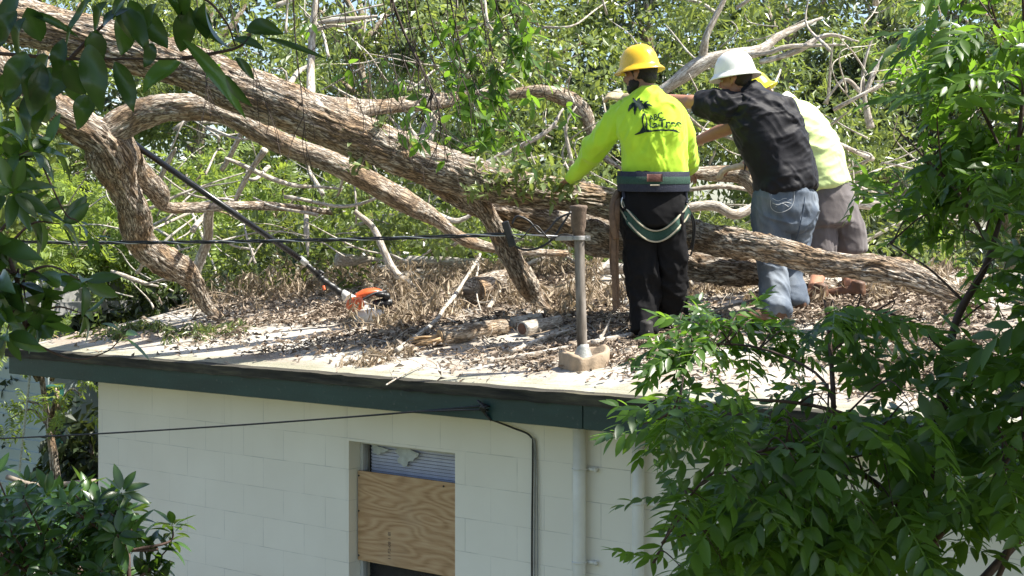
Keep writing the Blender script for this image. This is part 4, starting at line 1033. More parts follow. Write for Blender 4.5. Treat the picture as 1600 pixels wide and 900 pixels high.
def helmet(c, A, m, parent, s=1.0):
    """Full-brim hard hat: ribbed dome, sloping brim with rolled rim, dark suspension band and ratchet."""
    seg = 72; ph = np.arange(seg) * 2 * math.pi / seg; rows = []
    prof = [(.02, .138), (.30, .135), (.52, .123), (.72, .102), (.88, .068), (.965, .030), (1.0, .006), (1.03, -.004), (1.10, -.012), (1.19, -.022), (1.25, -.030), (1.255, -.036), (1.235, -.034), (1.18, -.027), (1.09, -.018), (1.01, -.010), (.965, .0), (.93, .028), (.84, .065), (.68, .098), (.5, .118), (.28, .129), (.02, .132)]
    for r_, z in prof:
        ridge = .005 * (np.exp(-(np.sin(ph) * r_ * .1 / .016) ** 2)) * (z > .06) if False else 0
        x = .112 * r_ * np.cos(ph); y = .136 * r_ * np.sin(ph)
        rid = np.where((z > .04) & (np.abs(x) < .03), .007 * np.cos(x / .03 * math.pi / 2) ** 2, 0) + np.where((z > .04) & (np.abs(np.abs(x) - .05) < .012), .003, 0)
        rows.append(np.stack([x, y, z + rid - .010 * (r_ > 1.1) * np.abs(np.cos(ph)) * .6], 1))
    V = (np.vstack(rows) * s) @ A + c; n = len(prof); i, j = np.meshgrid(np.arange(n - 1), np.arange(seg), indexing='ij'); j2 = (j + 1) % seg
    Q = np.stack([i * seg + j, (i + 1) * seg + j, (i + 1) * seg + j2, i * seg + j2], -1).reshape(-1, 4)
    k = np.arange(seg)
    h = mesh_obj('hard_hat', V, [Q, k[::-1][None], (k + (n - 1) * seg)[None]], m, parent)
    a = np.linspace(0, 2 * math.pi, 60); P = np.stack([.092 * np.cos(a), .112 * np.sin(a), 0 * a - .004], 1) * s @ A + c
    mb = MB()
    for dz in (-.008, 0, .008, -.016): V, Fs = tube_vf(P + A[2] * dz, .005, 8); mb.add(V, Fs)
    adopt(mb.build('headband', M_BLACK), parent)
    V, Fs = ell(c + np.array([0, -.122, -.012]) * s @ A, np.array([.020, .010, .014]) * s, A, 14); adopt(MB().add(V, Fs).build('ratchet_knob', M_BLACK), parent)
    return h
def boot(heel, toe, up, parent, m=M_BOOT, s=1.0):
    d = norm(toe - heel); L = np.linalg.norm(toe - heel); w = norm(np.cross(d, [0, 0, 1])); z = np.array([0, 0, 1.0])
    P = lambda t, h: heel + d * L * t + z * h
    sh = [loft([[*P(-.02, .05), .034, .045], [*P(.2, .055), .038, .05], [*P(.5, .045), .042, .042], [*P(.8, .035), .047, .033], [*P(.97, .03), .038, .026]], w, 20),
          loft([[*P(.12, .04), .040, .048], [*P(.13, .10), .041, .050], [*(P(.12, .12) + up), .042, .048]], w, 20)]
    b = fuse('boot', sh, m, parent, .008, 3)
    V, Fs = loft([[*P(-.04, .010), .038, .012], [*P(.2, .010), .040, .012], [*P(.45, .010), .040, .012], [*P(.75, .010), .050, .012], [*P(1.0, .010), .040, .012]], w, 20)
    adopt(MB().add(V, Fs).build('boot_sole', M_SOLE), parent); return b
def band(P, up, w, t, m, name, parent, closed=False):
    P = np.asarray(P, float); n = len(P); T = norm(np.gradient(P, axis=0)) if not closed else norm(np.roll(P, -1, 0) - np.roll(P, 1, 0)); up = np.broadcast_to(up, P.shape)
    B = norm(up - T * (up * T).sum(1, keepdims=True)); O = norm(np.cross(T, B))
    R = [P + B * w / 2 + O * t / 2, P - B * w / 2 + O * t / 2, P - B * w / 2 - O * t / 2, P + B * w / 2 - O * t / 2]
    V = np.vstack(R); i = np.arange(n if closed else n - 1); j = (i + 1) % n
    Q = np.vstack([np.stack([i + a * n, i + b * n, j + b * n, j + a * n], 1) for a, b in ((0, 1), (1, 2), (2, 3), (3, 0))])
    Fs = [Q] if closed else [np.vstack([Q, [[0, n, 2 * n, 3 * n]], [[n - 1, 4 * n - 1, 3 * n - 1, 2 * n - 1]]])]
    o = mesh_obj(name, V, Fs, m, parent, True)
    return bevel(o, .0015)

def worker_one():
    Y0 = 9.50; J = lambda x, y, d=0.0: PT(x, y, Y0 + d); wx = np.array([1, .10, 0])
    rt = empty('person', tuple(J(1030, 522))); tag(rt, 'worker seen from behind in bright yellow-green long sleeve shirt, yellow hard hat and black pants', 'person', 'workers on the roof')
    hc = J(1001, 118, .0); A = head_frame((-.86, .50, -.10), (-.10, .05, 1)); hs, L = head_shapes(hc, A)
    # body, one continuous surface
    fL, fR = roofpt(1006, 532), roofpt(1052, 514)
    lw, rw = J(888, 281, .34), J(1074, 262, .34)
    body = hs + [loft([[*J(1012, 160), .075, .062], [*J(1010, 140, -.005), .060, .062], [*J(1004, 124), .056, .062]], wx, 20),
        loft([[*J(1021, 345), .165, .115], [*J(1021, 300), .165, .12], [*J(1021, 250), .165, .12], [*J(1018, 205), .18, .125], [*J(1016, 178), .185, .11], [*J(1014, 158), .13, .08]], wx),
        loft([[*J(975, 180), .055, .055], [*J(930, 235, .12), .044, .044], [*lw, .028, .024]], (0, 0, 1), 16), loft([[*J(1058, 178), .055, .055], [*J(1068, 228, .12), .044, .044], [*rw, .028, .024]], wx, 16),
        loft([[*J(1000, 340), .065, .07], [*J(1003, 425), .045, .05], [*(fL + [0, 0, .07]), .035, .035]], wx, 16), loft([[*J(1044, 340), .065, .07], [*J(1048, 425,.03), .045, .05], [*(fR + [0, 0, .10]), .035, .035]], wx, 16)]
    body += hand(lw, J(872, 291, .42) - lw, np.array([-.2, .5, -.8]), 1, 1.0, .35) + hand(rw, J(1092, 288, .50) - rw, np.array([.2, .6, -.6]), -1, 1.0, .3)
    b = fuse('body', body, M_SKIN1, rt, .0068, 2); face_bits(L, A, rt)
    # hair: close crop round the back and a full beard
    hsh = [ell(L(0, -.020, .036), (.081, .098, .089), A), ell(L(0, -.058, -.018), (.066, .046, .050), A), ell(L(0, .0, .01), (.0795, .045, .06), A)]
    fuse('hair', hsh, M_HAIR, rt, .007, 2, lambda co: (vnoise(co * 160, 2) - .5) * .004)
    beard = [ell(L(0, .052, -.076), (.052, .050, .046), A), ell(L(.045, .028, -.05), (.026, .04, .04), A), ell(L(-.045, .028, -.05), (.026, .04, .04), A), ell(L(0, .098, -.036), (.028, .010, .007), A)]
    fuse('beard', beard, M_HAIR, rt, .006, 2, lambda co: (vnoise(co * 190, 3) - .5) * .005)
    helmet(L(0, .004, .060), A, M_HATY, rt, .97)
    # shirt
    sh = [loft([[*J(1021, 290), .180, .128], [*J(1021, 278), .192, .138], [*J(1021, 260), .204, .150], [*J(1021, 235), .202, .148], [*J(1020, 205), .215, .148], [*J(1017, 182), .222, .138], [*J(1014, 164), .185, .112], [*J(1012, 148), .105, .085], [*J(1011, 139), .070, .066]], wx, 40, 60, .9),
          loft([[*J(982, 180), .082, .080], [*J(962, 196, .04), .080, .080], [*J(940, 222, .09), .070, .068], [*J(922, 246, .15), .064, .060], [*J(904, 266, .24), .054, .050], [*(lw + [.012, -.01, .01]), .040, .038]], (0, 0, 1), 24, 40),
          loft([[*J(1052, 176), .080, .080], [*J(1064, 200, .05), .074, .074], [*J(1070, 228, .12), .064, .064], [*J(1072, 250, .24), .052, .050], [*(rw + [0, -.02, .01]), .040, .038]], wx, 24, 34)]
    shirt = fuse('shirt', sh, M_HIVIS, rt, .009, 4, folds([((.35, 0, -1), .7), ((-.7, 0, -1), .9)], .024, 11, 3))
    V, Fs = tube_vf(catmull([np.array(J(1011, 138.5)) + np.array([.068 * math.cos(a), .066 * math.sin(a), .012 * math.sin(a) + .004 * math.cos(2 * a)]) for a in np.linspace(0, 2 * math.pi, 24)], 60), .0065, 8)
    adopt(MB().add(V, Fs).build('collar', M_HIVIS), rt)
    # pants
    pn = [loft([[*J(1021, 272), .185, .138], [*J(1021, 300), .196, .150], [*J(1021, 330), .200, .160], [*J(1021, 352), .196, .150]], wx, 40, 30, .9),
          loft([[*J(999, 338), .098, .125], [*J(1000, 372), .100, .118], [*J(1003, 420), .092, .098], [*J(1005, 470, .0), .084, .088], [*(fL + [0, .01, .05]), .082, .095]], wx, 28, 40, .9),
          loft([[*J(1045, 338), .098, .125], [*J(1047, 372), .100, .118], [*J(1048, 420, .03), .090, .096], [*J(1049, 470, .10), .082, .086], [*(fR + [0, .01, .05]), .078, .095]], wx, 28, 40, .9)]
    pants = fuse('pants', pn, M_PANTS, rt, .009, 3, folds([((.5, 0, -1), .7), ((1, 0, -.2), .6)], .028, 11, 8))
    boot(fL + [.02, -.10, .0], fL + [-.05, .17, .02], np.zeros(3), rt, M_SOLE); boot(fR + [.0, -.10, .0], fR + [.05, .17, .02], np.zeros(3), rt, M_SOLE)
    # lumbar belt and climbing saddle
    M_NAVY = plain('navy_padded_belt', (.012, .016, .035), .7, var=.2, scale=40, bmp=.3); M_WEB = plain('green_webbing', (.016, .058, .040), .75, var=.25, scale=90, bmp=.4); M_WEBW = plain('cream_webbing', (.40, .36, .27), .8, var=.15, scale=60)
    def ringp(cy, a, bd, dz=0.0, n=64, tilt=.0):
        c = J(1021, cy); t = np.linspace(0, 2 * math.pi, n, endpoint=False); return np.stack([c[0] + a * np.cos(t), c[1] + bd * np.sin(t) + .1 * a * np.cos(t), c[2] + dz + tilt * np.cos(t) + .012 * np.sin(t)], 1)
    bl = band(ringp(283, .225, .176), (0, 0, 1), .125, .012, M_NAVY, 'back_belt', rt, True)
    g = band(ringp(281, .232, .183), (0, 0, 1), .046, .005, M_WEB, 'belt_webbing', rt, True)
    bv = bvh_of(g)
    P = [onsurf(bvh_of(bl), x, 278, .012) for x in np.linspace(1011, 1034, 8)]; P = [p for p in P if p is not None]
    if len(P) > 3: band(P, (0, 0, 1), .046, .006, plain('leather_patch', (.13, .048, .034), .6, bmp=.3), 'leather_patch', rt)
    P = [onsurf(bvh_of(bl), x, 289.5, .012) for x in np.linspace(1016, 1030, 6)]; P = [p for p in P if p is not None]
    if len(P) > 3: band(P, (0, 0, 1), .008, .004, M_WEBW, 'size_tag', rt)
    bp = bvh_of(pants); xs = np.linspace(966, 1076, 44); t = (xs - 966) / 110
    def path(off, lift):
        y = 312 + (t * 14) + 50 * np.sin(np.pi * np.clip(t, 0, 1)) ** .9 + off; P = []
        for x, yy in zip(xs, y):
            p = onsurf(bp, min(max(x, 975), 1068), yy, lift); 
            if p is None: p = J(x, yy, -.05)
            q = PT(x, yy, p[1] + (.06 if (x < 975 or x > 1068) else 0)); P.append(q)
        P = np.array(P); P[:, 1] = np.convolve(np.pad(P[:, 1], 3, 'edge'), np.ones(7) / 7, 'valid'); return P
    band(path(0, .016), (0, 0, 1), .074, .010, M_WEB, 'seat_strap', rt)
    band(path(-8.5, .030), (0, 0, 1), .009, .008, M_WEBW, 'strap_piping', rt); band(path(8.5, .030), (0, 0, 1), .010, .008, M_WEBW, 'strap_piping', rt)
    M_STEEL = plain('steel_ring', (.6, .6, .6), .3, metal=.9)
    for x, y in ((975, 316), (1072, 322)):
        c = J(x, y, -.09 if x < 1000 else -.03); a = np.linspace(0, 2 * math.pi, 28); V, Fs = tube_vf(np.stack([c[0] + .016 * np.cos(a), c[1] + .01 * np.cos(a), c[2] + .034 * np.sin(a)], 1), .0048, 8); MB().add(V, Fs).build('d_ring', M_STEEL, rt)
        V, Fs = tube_vf(catmull([J(x - 3, 276, -.06), c + [0, 0, .05], c + [0, 0, .02]], 12), .012, 8); MB().add(V, Fs).build('side_strap', M_NAVY, rt)
    # lanyard of brown straps hanging from the left hip
    mb_m = plain('brown_leather_strap', (.14, .085, .05), .75, var=.35, scale=30, bmp=.4)
    for k, (dx, w, y1) in enumerate(((0, .030, 486), (5, .022, 480), (-4, .024, 430), (3, .03, 470))):
        P = catmull([J(968 - dx * .3, 300, -.02), J(961 + dx, 330, -.05 - .01 * k), J(959 + dx, 400, -.05 + .01 * k), J(961 + dx, y1, -.05)], 30); band(P, (1, .2 * k - .3, 0), w, .006, mb_m, 'hanging_strap', rt)
    V, Fs = tube_vf(catmull([J(966, 300, -.02), J(957, 322, -.06), J(958, 352, -.07), J(963, 372, -.06)], 20), [.022] * 20, 10); MB().add(V, Fs).build('strap_pouch', mb_m, rt)
    for k in range(2):
        P = catmull([J(1074, 322, -.03), J(1083 + 3 * k, 350, -.02), J(1080, 385 + 12 * k, 0), J(1070, 392, .0)], 24); V, Fs = tube_vf(P, .006, 6); MB().add(V, Fs).build('cord', M_BLACK, rt)
    # print on the back of the shirt: palm, hill line and lettering, pressed on the cloth
    bs = bvh_of(shirt); ink = plain('shirt_print_ink', (.004, .018, .016), .95); ink2 = plain('shirt_print_green', (.004, .035, .014), .95)
    def press(polys, name, m, fill=True, lift=.006):
        bm = bmesh.new()
        for pl in polys:
            vs = [bm.verts.new((x, -y, 0)) for x, y in pl]
            try: bm.faces.new(vs)
            except ValueError: pass
        bmesh.ops.triangulate(bm, faces=bm.faces[:]); 
        for _ in range(4):
            ed = [e for e in bm.edges if e.calc_length() > 2.2]
            if not ed: break
            bmesh.ops.subdivide_edges(bm, edges=ed, cuts=1); bmesh.ops.triangulate(bm, faces=bm.faces[:])
        bad = []
        for v in bm.verts:
            p = onsurf(bs, v.co.x, -v.co.y, lift)
            if p is None: bad.append(v)
            else: v.co = p
        bmesh.ops.delete(bm, geom=bad, context='VERTS'); me = bpy.data.meshes.new(name); bm.to_mesh(me); bm.free(); me.materials.append(m); o = bpy.data.objects.new(name, me); link(o); adopt(o, shirt if False else rt); return o
    S = lambda pts: [(970 + x * 110 / 1238, 140 + y * 80 / 900) for x, y in pts]
    def frond(p0, p1, p2, w):
        t = np.linspace(0, 1, 9)[:, None]; Q = (1 - t) ** 2 * np.array(p0) + 2 * t * (1 - t) * np.array(p1) + t ** 2 * np.array(p2); T_ = norm(np.gradient(Q, axis=0)); Nn = np.stack([-T_[:, 1], T_[:, 0]], 1)
        ww = w * np.sin(np.pi * np.clip(t * .9 + .1, 0, 1)) ** .8 * (1 + .35 * (np.arange(9)[:, None] % 2)); L_ = Q + Nn * ww; R_ = Q - Nn * ww * .8
        return [tuple(p) for p in L_] + [tuple(p) for p in R_[::-1]]
    leaves = [frond(c_, m_, e_, w_) for c_, m_, e_, w_ in (
        ((300, 260), (250, 220), (205, 148), 26), ((300, 260), (300, 190), (335, 145), 24), ((300, 260), (340, 200), (398, 212), 24), ((300, 260), (190, 240), (135, 395), 34), ((290, 270), (250, 300), (256, 458), 26), ((300, 265), (340, 290), (345, 395), 22),
        ((300, 260), (360, 240), (420, 275), 24), ((410, 285), (430, 230), (490, 200), 16), ((410, 285), (480, 245), (560, 308), 18), ((410, 285), (480, 290), (492, 345), 16), ((410, 285), (450, 310), (455, 362), 16), ((410, 285), (400, 320), (408, 392), 20), ((410, 285), (350, 300), (350, 385), 18), ((300, 262), (350, 262), (412, 288), 26))]
    press([S(p) for p in leaves], 'shirt_print_palm', ink)
    a = np.linspace(0, 1, 14); lft = [(410 - 45 * math.sin(math.pi * (t * .62 + .1)) , 420 + t * 290) for t in a]
    outerL = [(408, 415), (385, 440), (370, 500), (370, 580), (385, 650), (395, 700), (330, 735), (240, 790), (250, 800), (380, 765), (450, 745)]; innerL = [(450, 735), (415, 660), (398, 600), (394, 520), (402, 470), (412, 450)]
    press([S(outerL + innerL)], 'shirt_print_trunk', ink)
    outerR = [(408, 415), (430, 430), (450, 500), (462, 570), (462, 640), (465, 700), (520, 715), (460, 745), (450, 735)]; innerR = [(425, 660), (438, 600), (436, 520), (425, 470), (412, 450)]
    press([S(outerR + innerR)], 'shirt_print_trunk', ink)
    press([S([(240, 795), (330, 735), (420, 715), (520, 715), (700, 703), (850, 700), (960, 705), (1000, 735), (1045, 772), (960, 745), (850, 728), (700, 732), (560, 742), (430, 752), (330, 780)])], 'shirt_print_hill', ink)
    def word(txt, x0, y0, size, sx, rot, name, m):
        cu = bpy.data.curves.new('w', 'FONT'); cu.body = txt; cu.size = size; cu.offset = size * .03; to = bpy.data.objects.new('w', cu); COL.objects.link(to); bpy.context.view_layer.update()
        me = bpy.data.meshes.new_from_object(to.evaluated_get(bpy.context.evaluated_depsgraph_get())); bpy.data.objects.remove(to); c_, s_ = math.cos(rot), math.sin(rot); bad = False
        bm = bmesh.new(); bm.from_mesh(me); bmesh.ops.triangulate(bm, faces=bm.faces[:])
        for _ in range(3):
            ed = [e for e in bm.edges if e.calc_length() > 14]
            if not ed: break
            bmesh.ops.subdivide_edges(bm, edges=ed, cuts=1); bmesh.ops.triangulate(bm, faces=bm.faces[:])
        for v in bm.verts:
            x, y = v.co.x * sx, v.co.y; X, Y = x0 + (x * c_ - y * s_), y0 - (x * s_ + y * c_); px, py = S([(X, Y)])[0]; p = onsurf(bs, px, py, .009)
            v.co = p if p is not None else J(px, py, -.15)
        bm.to_mesh(me); bm.free(); me.name = name; me.materials.append(m); o = bpy.data.objects.new(name, me); link(o); adopt(o, rt); return o
    word('ABC', 495, 562, 150, .9, .22, 'shirt_print_word', ink2); word('La-', 497, 676, 165, .95, .05, 'shirt_print_word', ink2); word('T', 668, 668, 200, 1.0, .0, 'shirt_print_word', ink2); word('ree', 780, 672, 210, .95, -.03, 'shirt_print_word', ink2)
    return rt

def worker_two():
    Y0 = 9.80; J = lambda x, y, d=0.0: PT(x, y, Y0 + d); wx = norm(np.array([.9, .30, .26]))
    fL, fR = roofpt(1213, 506), roofpt(1236, 488)
    rt = empty('person', tuple(fL)); tag(rt, 'worker in black polo shirt, faded jeans and white hard hat leaning left', 'person', 'workers on the roof')
    hc = J(1150, 127, .08); A = head_frame((-.84, .42, -.12), (-.06, .05, 1)); hs, L = head_shapes(hc, A)
    lw, rw = J(975, 154, .48), J(1085, 222, .42)
    body = hs + [loft([[*J(1182, 160, .04), .075, .065], [*J(1170, 143, .06), .060, .062], [*J(1156, 130, .09), .056, .062]], wx, 20),
        loft([[*J(1226, 310), .155, .11], [*J(1222, 275), .16, .12], [*J(1208, 230), .17, .125], [*J(1194, 190), .18, .125], [*J(1184, 165, .03), .12, .09]], wx),
        loft([[*J(1148, 174), .060, .060], [*J(1085, 160, .08), .048, .048], [*J(1075, 159, .14), .046, .046], [*J(1030, 157, .30), .044, .042], [*lw, .030, .026]], (0, 0, 1), 16),
        loft([[*J(1190, 178, .12), .055, .055], [*J(1148, 196, .22), .048, .046], [*J(1120, 207, .30), .045, .043], [*rw, .030, .026]], (0, 0, 1), 16),
        loft([[*J(1208, 335), .06, .06], [*J(1205, 410, -.05), .032, .032], [*(fL + [0, 0, .07]), .03, .03]], wx, 16), loft([[*J(1238, 330, .1), .065, .07], [*J(1233, 400, .19), .045, .05], [*(fR + [0, 0, .10]), .035, .035]], wx, 16)]
    body += hand(lw, J(955, 149, .52) - lw, np.array([0, .6, -.8]), 1, 1.0, .5) + hand(rw, J(1066, 230, .44) - rw, np.array([0, .6, -.8]), -1, 1.0, .4)
    fuse('body', body, M_SKIN2, rt, .0068, 2); face_bits(L, A, rt)
    gl = hand(lw, J(955, 149, .52) - lw, np.array([0, .6, -.8]), 1, 1.08, .5, .0125) + [loft([[*(lw + [.05, -.03, 0]), .040, .036], [*lw, .036, .030]], (0, 0, 1), 16)]
    fuse('glove', gl, M_GLOVE, rt, .006, 2)
    gl = hand(rw, J(1066, 230, .44) - rw, np.array([0, .6, -.8]), -1, 1.08, .4, .0125) + [loft([[*(rw + [.05, -.02, .01]), .038, .034], [*rw, .036, .030]], (0, 0, 1), 16)]
    fuse('glove', gl, M_GLOVE, rt, .006, 2)
    hsh = [ell(L(0, -.022, .034), (.080, .094, .087), A), ell(L(0, -.058, -.012), (.064, .042, .046), A), ell(L(0, -.02, .012), (.0785, .030, .05), A)]
    fuse('hair', hsh, M_HAIR2, rt, .007, 2, lambda co: (vnoise(co * 160, 2) - .5) * .004)
    helmet(L(0, .002, .058), A, M_HATW, rt, 1.03)
    sh = [loft([[*J(1226, 295), .207, .166], [*J(1223, 268), .209, .164], [*J(1213, 236), .218, .162], [*J(1201, 204), .228, .160], [*J(1190, 178, .01), .222, .142], [*J(1183, 161, .03), .165, .110], [*J(1177, 149, .05), .085, .078], [*J(1172, 142, .06), .070, .070]], wx, 40, 60, .92),
          loft([[*J(1165, 176), .085, .085], [*J(1140, 169), .088, .085], [*J(1115, 164, .03), .084, .080], [*J(1091, 162, .08), .074, .070]], (0, 0, 1), 24, 30),
          loft([[*J(1200, 175, .08), .085, .085], [*J(1175, 185, .15), .080, .078], [*J(1152, 194, .21), .070, .068]], (0, 0, 1), 24, 24)]
    shirt = fuse('polo_shirt', sh, M_BLACKCLOTH, rt, .009, 3, folds([((.75, 0, -.65), .9), ((1, .2, .3), .9)], .021, 11, 13))
    c = J(1172, 141, .06); T = norm(J(1156, 130, .09) - J(1182, 158, .04)); a1 = norm(np.cross(T, [0, 1, 0])); a2 = np.cross(T, a1)
    P = [c + a1 * .072 * math.cos(t) + a2 * .072 * math.sin(t) + T * .008 for t in np.linspace(0, 2 * math.pi, 40, endpoint=False)]; adopt(band(P, T, .034, .008, M_BLACKCLOTH, 'polo_collar', None, True), rt)
    pn = [loft([[*J(1225, 286), .168, .122], [*J(1226, 303), .192, .150], [*J(1226, 325, .02), .198, .165], [*J(1224, 350, .04), .175, .150]], wx, 40, 30, .9),
          loft([[*J(1206, 330), .112, .125], [*J(1204, 372), .100, .115], [*J(1205, 420, -.06), .088, .094], [*J(1211, 465, -.13), .086, .092], [*(fL + [0, .0, .055]), .098, .105]], wx, 28, 40, .9),
          loft([[*J(1246, 325, .06), .105, .125], [*J(1238, 372, .14), .094, .110], [*J(1232, 420, .22), .084, .092], [*(fR + [0, .02, .055]), .09, .10]], wx, 28, 40, .9)]
    jeans = fuse('jeans', pn, M_JEANS, rt, .009, 3, folds([((.6, 0, -1), .8), ((1, 0, -.3), .9)], .019, 11, 28))
    bj = bvh_of(jeans); th = plain('jeans_seam', (.05, .075, .12), .85); st = plain('jeans_stitch', (.42, .44, .46), .8)
    def sew(pts, r, m, name, lift=.002):
        P = [onsurf(bj, x, y, lift) for x, y in pts]; P = [p for p in P if p is not None]
        if len(P) > 2: V, Fs = tube_vf(catmull(P, len(P) * 4), r, 6); adopt(MB().add(V, Fs).build(name, m), rt)
    sew([(1203, 297), (1212, 298), (1222, 299), (1232, 299), (1244, 298)], .005, plain('pocket_shadow', (.01, .012, .018), .9), 'pocket_shadow_line')  # dark line painted as the shade along the pocket opening
    for pl in ([(1206, 300), (1204, 314), (1206, 326), (1218, 332), (1234, 326), (1240, 314), (1241, 299)], [(1207, 310), (1216, 314), (1226, 310), (1236, 313)], [(1207, 317), (1216, 320), (1226, 316), (1236, 318)], [(1212, 323), (1222, 318), (1232, 323)]): sew(pl, .0022, st, 'pocket_stitch', .001)
    sew([(1258, 285), (1256, 320), (1248, 360), (1240, 385)], .003, th, 'side_seam')
    boot(fL + [.05, -.03, .01], fL + [-.27, .0, .0], np.array([-.0, .02, 0]), rt); boot(fR + [.08, -.03, .0], fR + [-.17, .06, .02], np.array([0, .02, 0]), rt)
    return rt

def worker_three():
    Y0 = 10.55; J = lambda x, y, d=0.0: PT(x, y, Y0 + d); wx = norm(np.array([.9, .35, .22]))
    fL, fR = roofpt(1272, 474), roofpt(1330, 468)
    rt = empty('person', tuple(fL)); tag(rt, 'worker in sunlit-pale hi-vis tee and grey-brown shorts, bending behind the man in black shirt', 'person', 'workers on the roof')
    hc = J(1186, 153, .12); A = head_frame((-.80, .30, -.50), (-.35, .05, 1)); hs, L = head_shapes(hc, A)
    lw = J(1160, 259, .10); rw = J(1185, 232, .5)
    body = hs + [loft([[*J(1226, 172, .04), .075, .065], [*J(1210, 160, .07), .060, .062], [*J(1196, 150, .11), .056, .062]], wx, 20),
        loft([[*J(1290, 310), .145, .11], [*J(1284, 275), .145, .12], [*J(1266, 230), .15, .12], [*J(1244, 192), .14, .11], [*J(1230, 178, .03), .10, .08]], wx),
        loft([[*J(1228, 196), .058, .058], [*J(1200, 240, .02), .048, .048], [*lw, .030, .026]], (0, 0, 1), 16), loft([[*J(1240, 185, .18), .058, .058], [*J(1205, 215, .35), .046, .046], [*rw, .030, .026]], (0, 0, 1), 16),
        loft([[*J(1282, 335), .088, .09], [*J(1280, 395), .062, .066], [*J(1277, 430), .060, .062], [*(fL + [0, 0, .10]), .042, .045]], wx, 16), loft([[*J(1318, 335), .088, .09], [*J(1324, 395), .062, .066], [*J(1328, 430), .060, .062], [*(fR + [0, 0, .10]), .042, .045]], wx, 16)]
    body += hand(lw, J(1130, 265, .12) - lw, np.array([0, .2, -1]), 1, 1.0, .45) + hand(rw, J(1172, 244, .5) - rw, np.array([0, .2, -1]), -1, 1.0, .45)
    fuse('body', body, M_SKIN2, rt, .0068, 2); face_bits(L, A, rt)
    gl = hand(lw, J(1130, 265, .12) - lw, np.array([0, .2, -1]), 1, 1.3, .45, .0125) + [loft([[*J(1170, 256, .1), .044, .038], [*lw, .036, .030]], (0, 0, 1), 16)]; fuse('glove', gl, M_GLOVE, rt, .006, 2)
    a = np.linspace(0, 2 * math.pi, 24); c = J(1163, 258, .1); V, Fs = tube_vf(np.stack([c[0] + 0 * a, c[1] + .036 * np.cos(a), c[2] + .040 * np.sin(a)], 1), .007, 8); MB().add(V, Fs).build('wristband', M_BLACK, rt)
    helmet(L(0, .004, .060), A, plain('lime_helmet_shell', (.75, .72, .02), .3, var=.05, coat=.3), rt, 1.0)
    sh = [loft([[*J(1288, 290), .190, .160], [*J(1282, 262), .178, .150], [*J(1268, 232), .185, .15], [*J(1249, 202), .185, .145], [*J(1236, 184, .01), .165, .125], [*J(1228, 174, .03), .12, .10], [*J(1222, 166, .05), .085, .078], [*J(1216, 162, .06), .070, .070]], wx, 40, 60, .92),
          loft([[*J(1242, 190), .085, .085], [*J(1226, 205), .082, .082], [*J(1212, 225, .01), .074, .072]], (0, 0, 1), 24, 30), loft([[*J(1250, 185, .12), .085, .085], [*J(1225, 196, .24), .078, .078], [*J(1206, 208, .31), .07, .07]], (0, 0, 1), 24, 24)]
    fuse('tee_shirt', sh, M_HIVIS_SUNLIT, rt, .009, 3, folds([((.75, 0, -.65), .8), ((1, .2, .3), .6)], .018, 10, 43))
    # upturned reflective collar with an orange tab
    c = J(1226, 163, .03); T = norm(J(1196, 150, .11) - J(1232, 175, .03)); a1 = norm(np.cross(T, [0, 1, 0])); a2 = np.cross(T, a1)
    P = [c + a1 * .085 * math.cos(t) + a2 * .085 * math.sin(t) for t in np.linspace(0, 2 * math.pi, 40, endpoint=False)]; adopt(band(P, T, .07, .008, plain('white_collar_cloth', (.72, .74, .62), .7), 'collar', None, True), rt)
    V, Fs = ell(J(1243, 161, -.04), (.02, .01, .012)); MB().add(V, Fs).build('orange_tab', plain('orange_tab', (.75, .16, .04), .5), rt)
    pn = [loft([[*J(1287, 278), .172, .138], [*J(1290, 300), .180, .150], [*J(1294, 330), .190, .155], [*J(1297, 350), .184, .15]], wx, 40, 30, .9),
          loft([[*J(1280, 330), .118, .13], [*J(1278, 362), .116, .125], [*J(1277, 392), .112, .120]], wx, 28, 24, .95), loft([[*J(1311, 330, .03), .112, .13], [*J(1322, 362, .05), .116, .125], [*J(1326, 392, .06), .112, .120]], wx, 28, 24, .95)]
    fuse('shorts', pn, M_GREY, rt, .009, 3, folds([((.3, 0, -1), .8), ((1, 0, -.3), .5)], .022, 9, 58))
    boot(fL + [.07, -.05, .01], fL + [-.17, .08, .01], np.zeros(3), rt); boot(fR + [.07, -.05, .0], fR + [-.15, .1, .01], np.zeros(3), rt)
    return rt
worker_one(); worker_two(); worker_three()

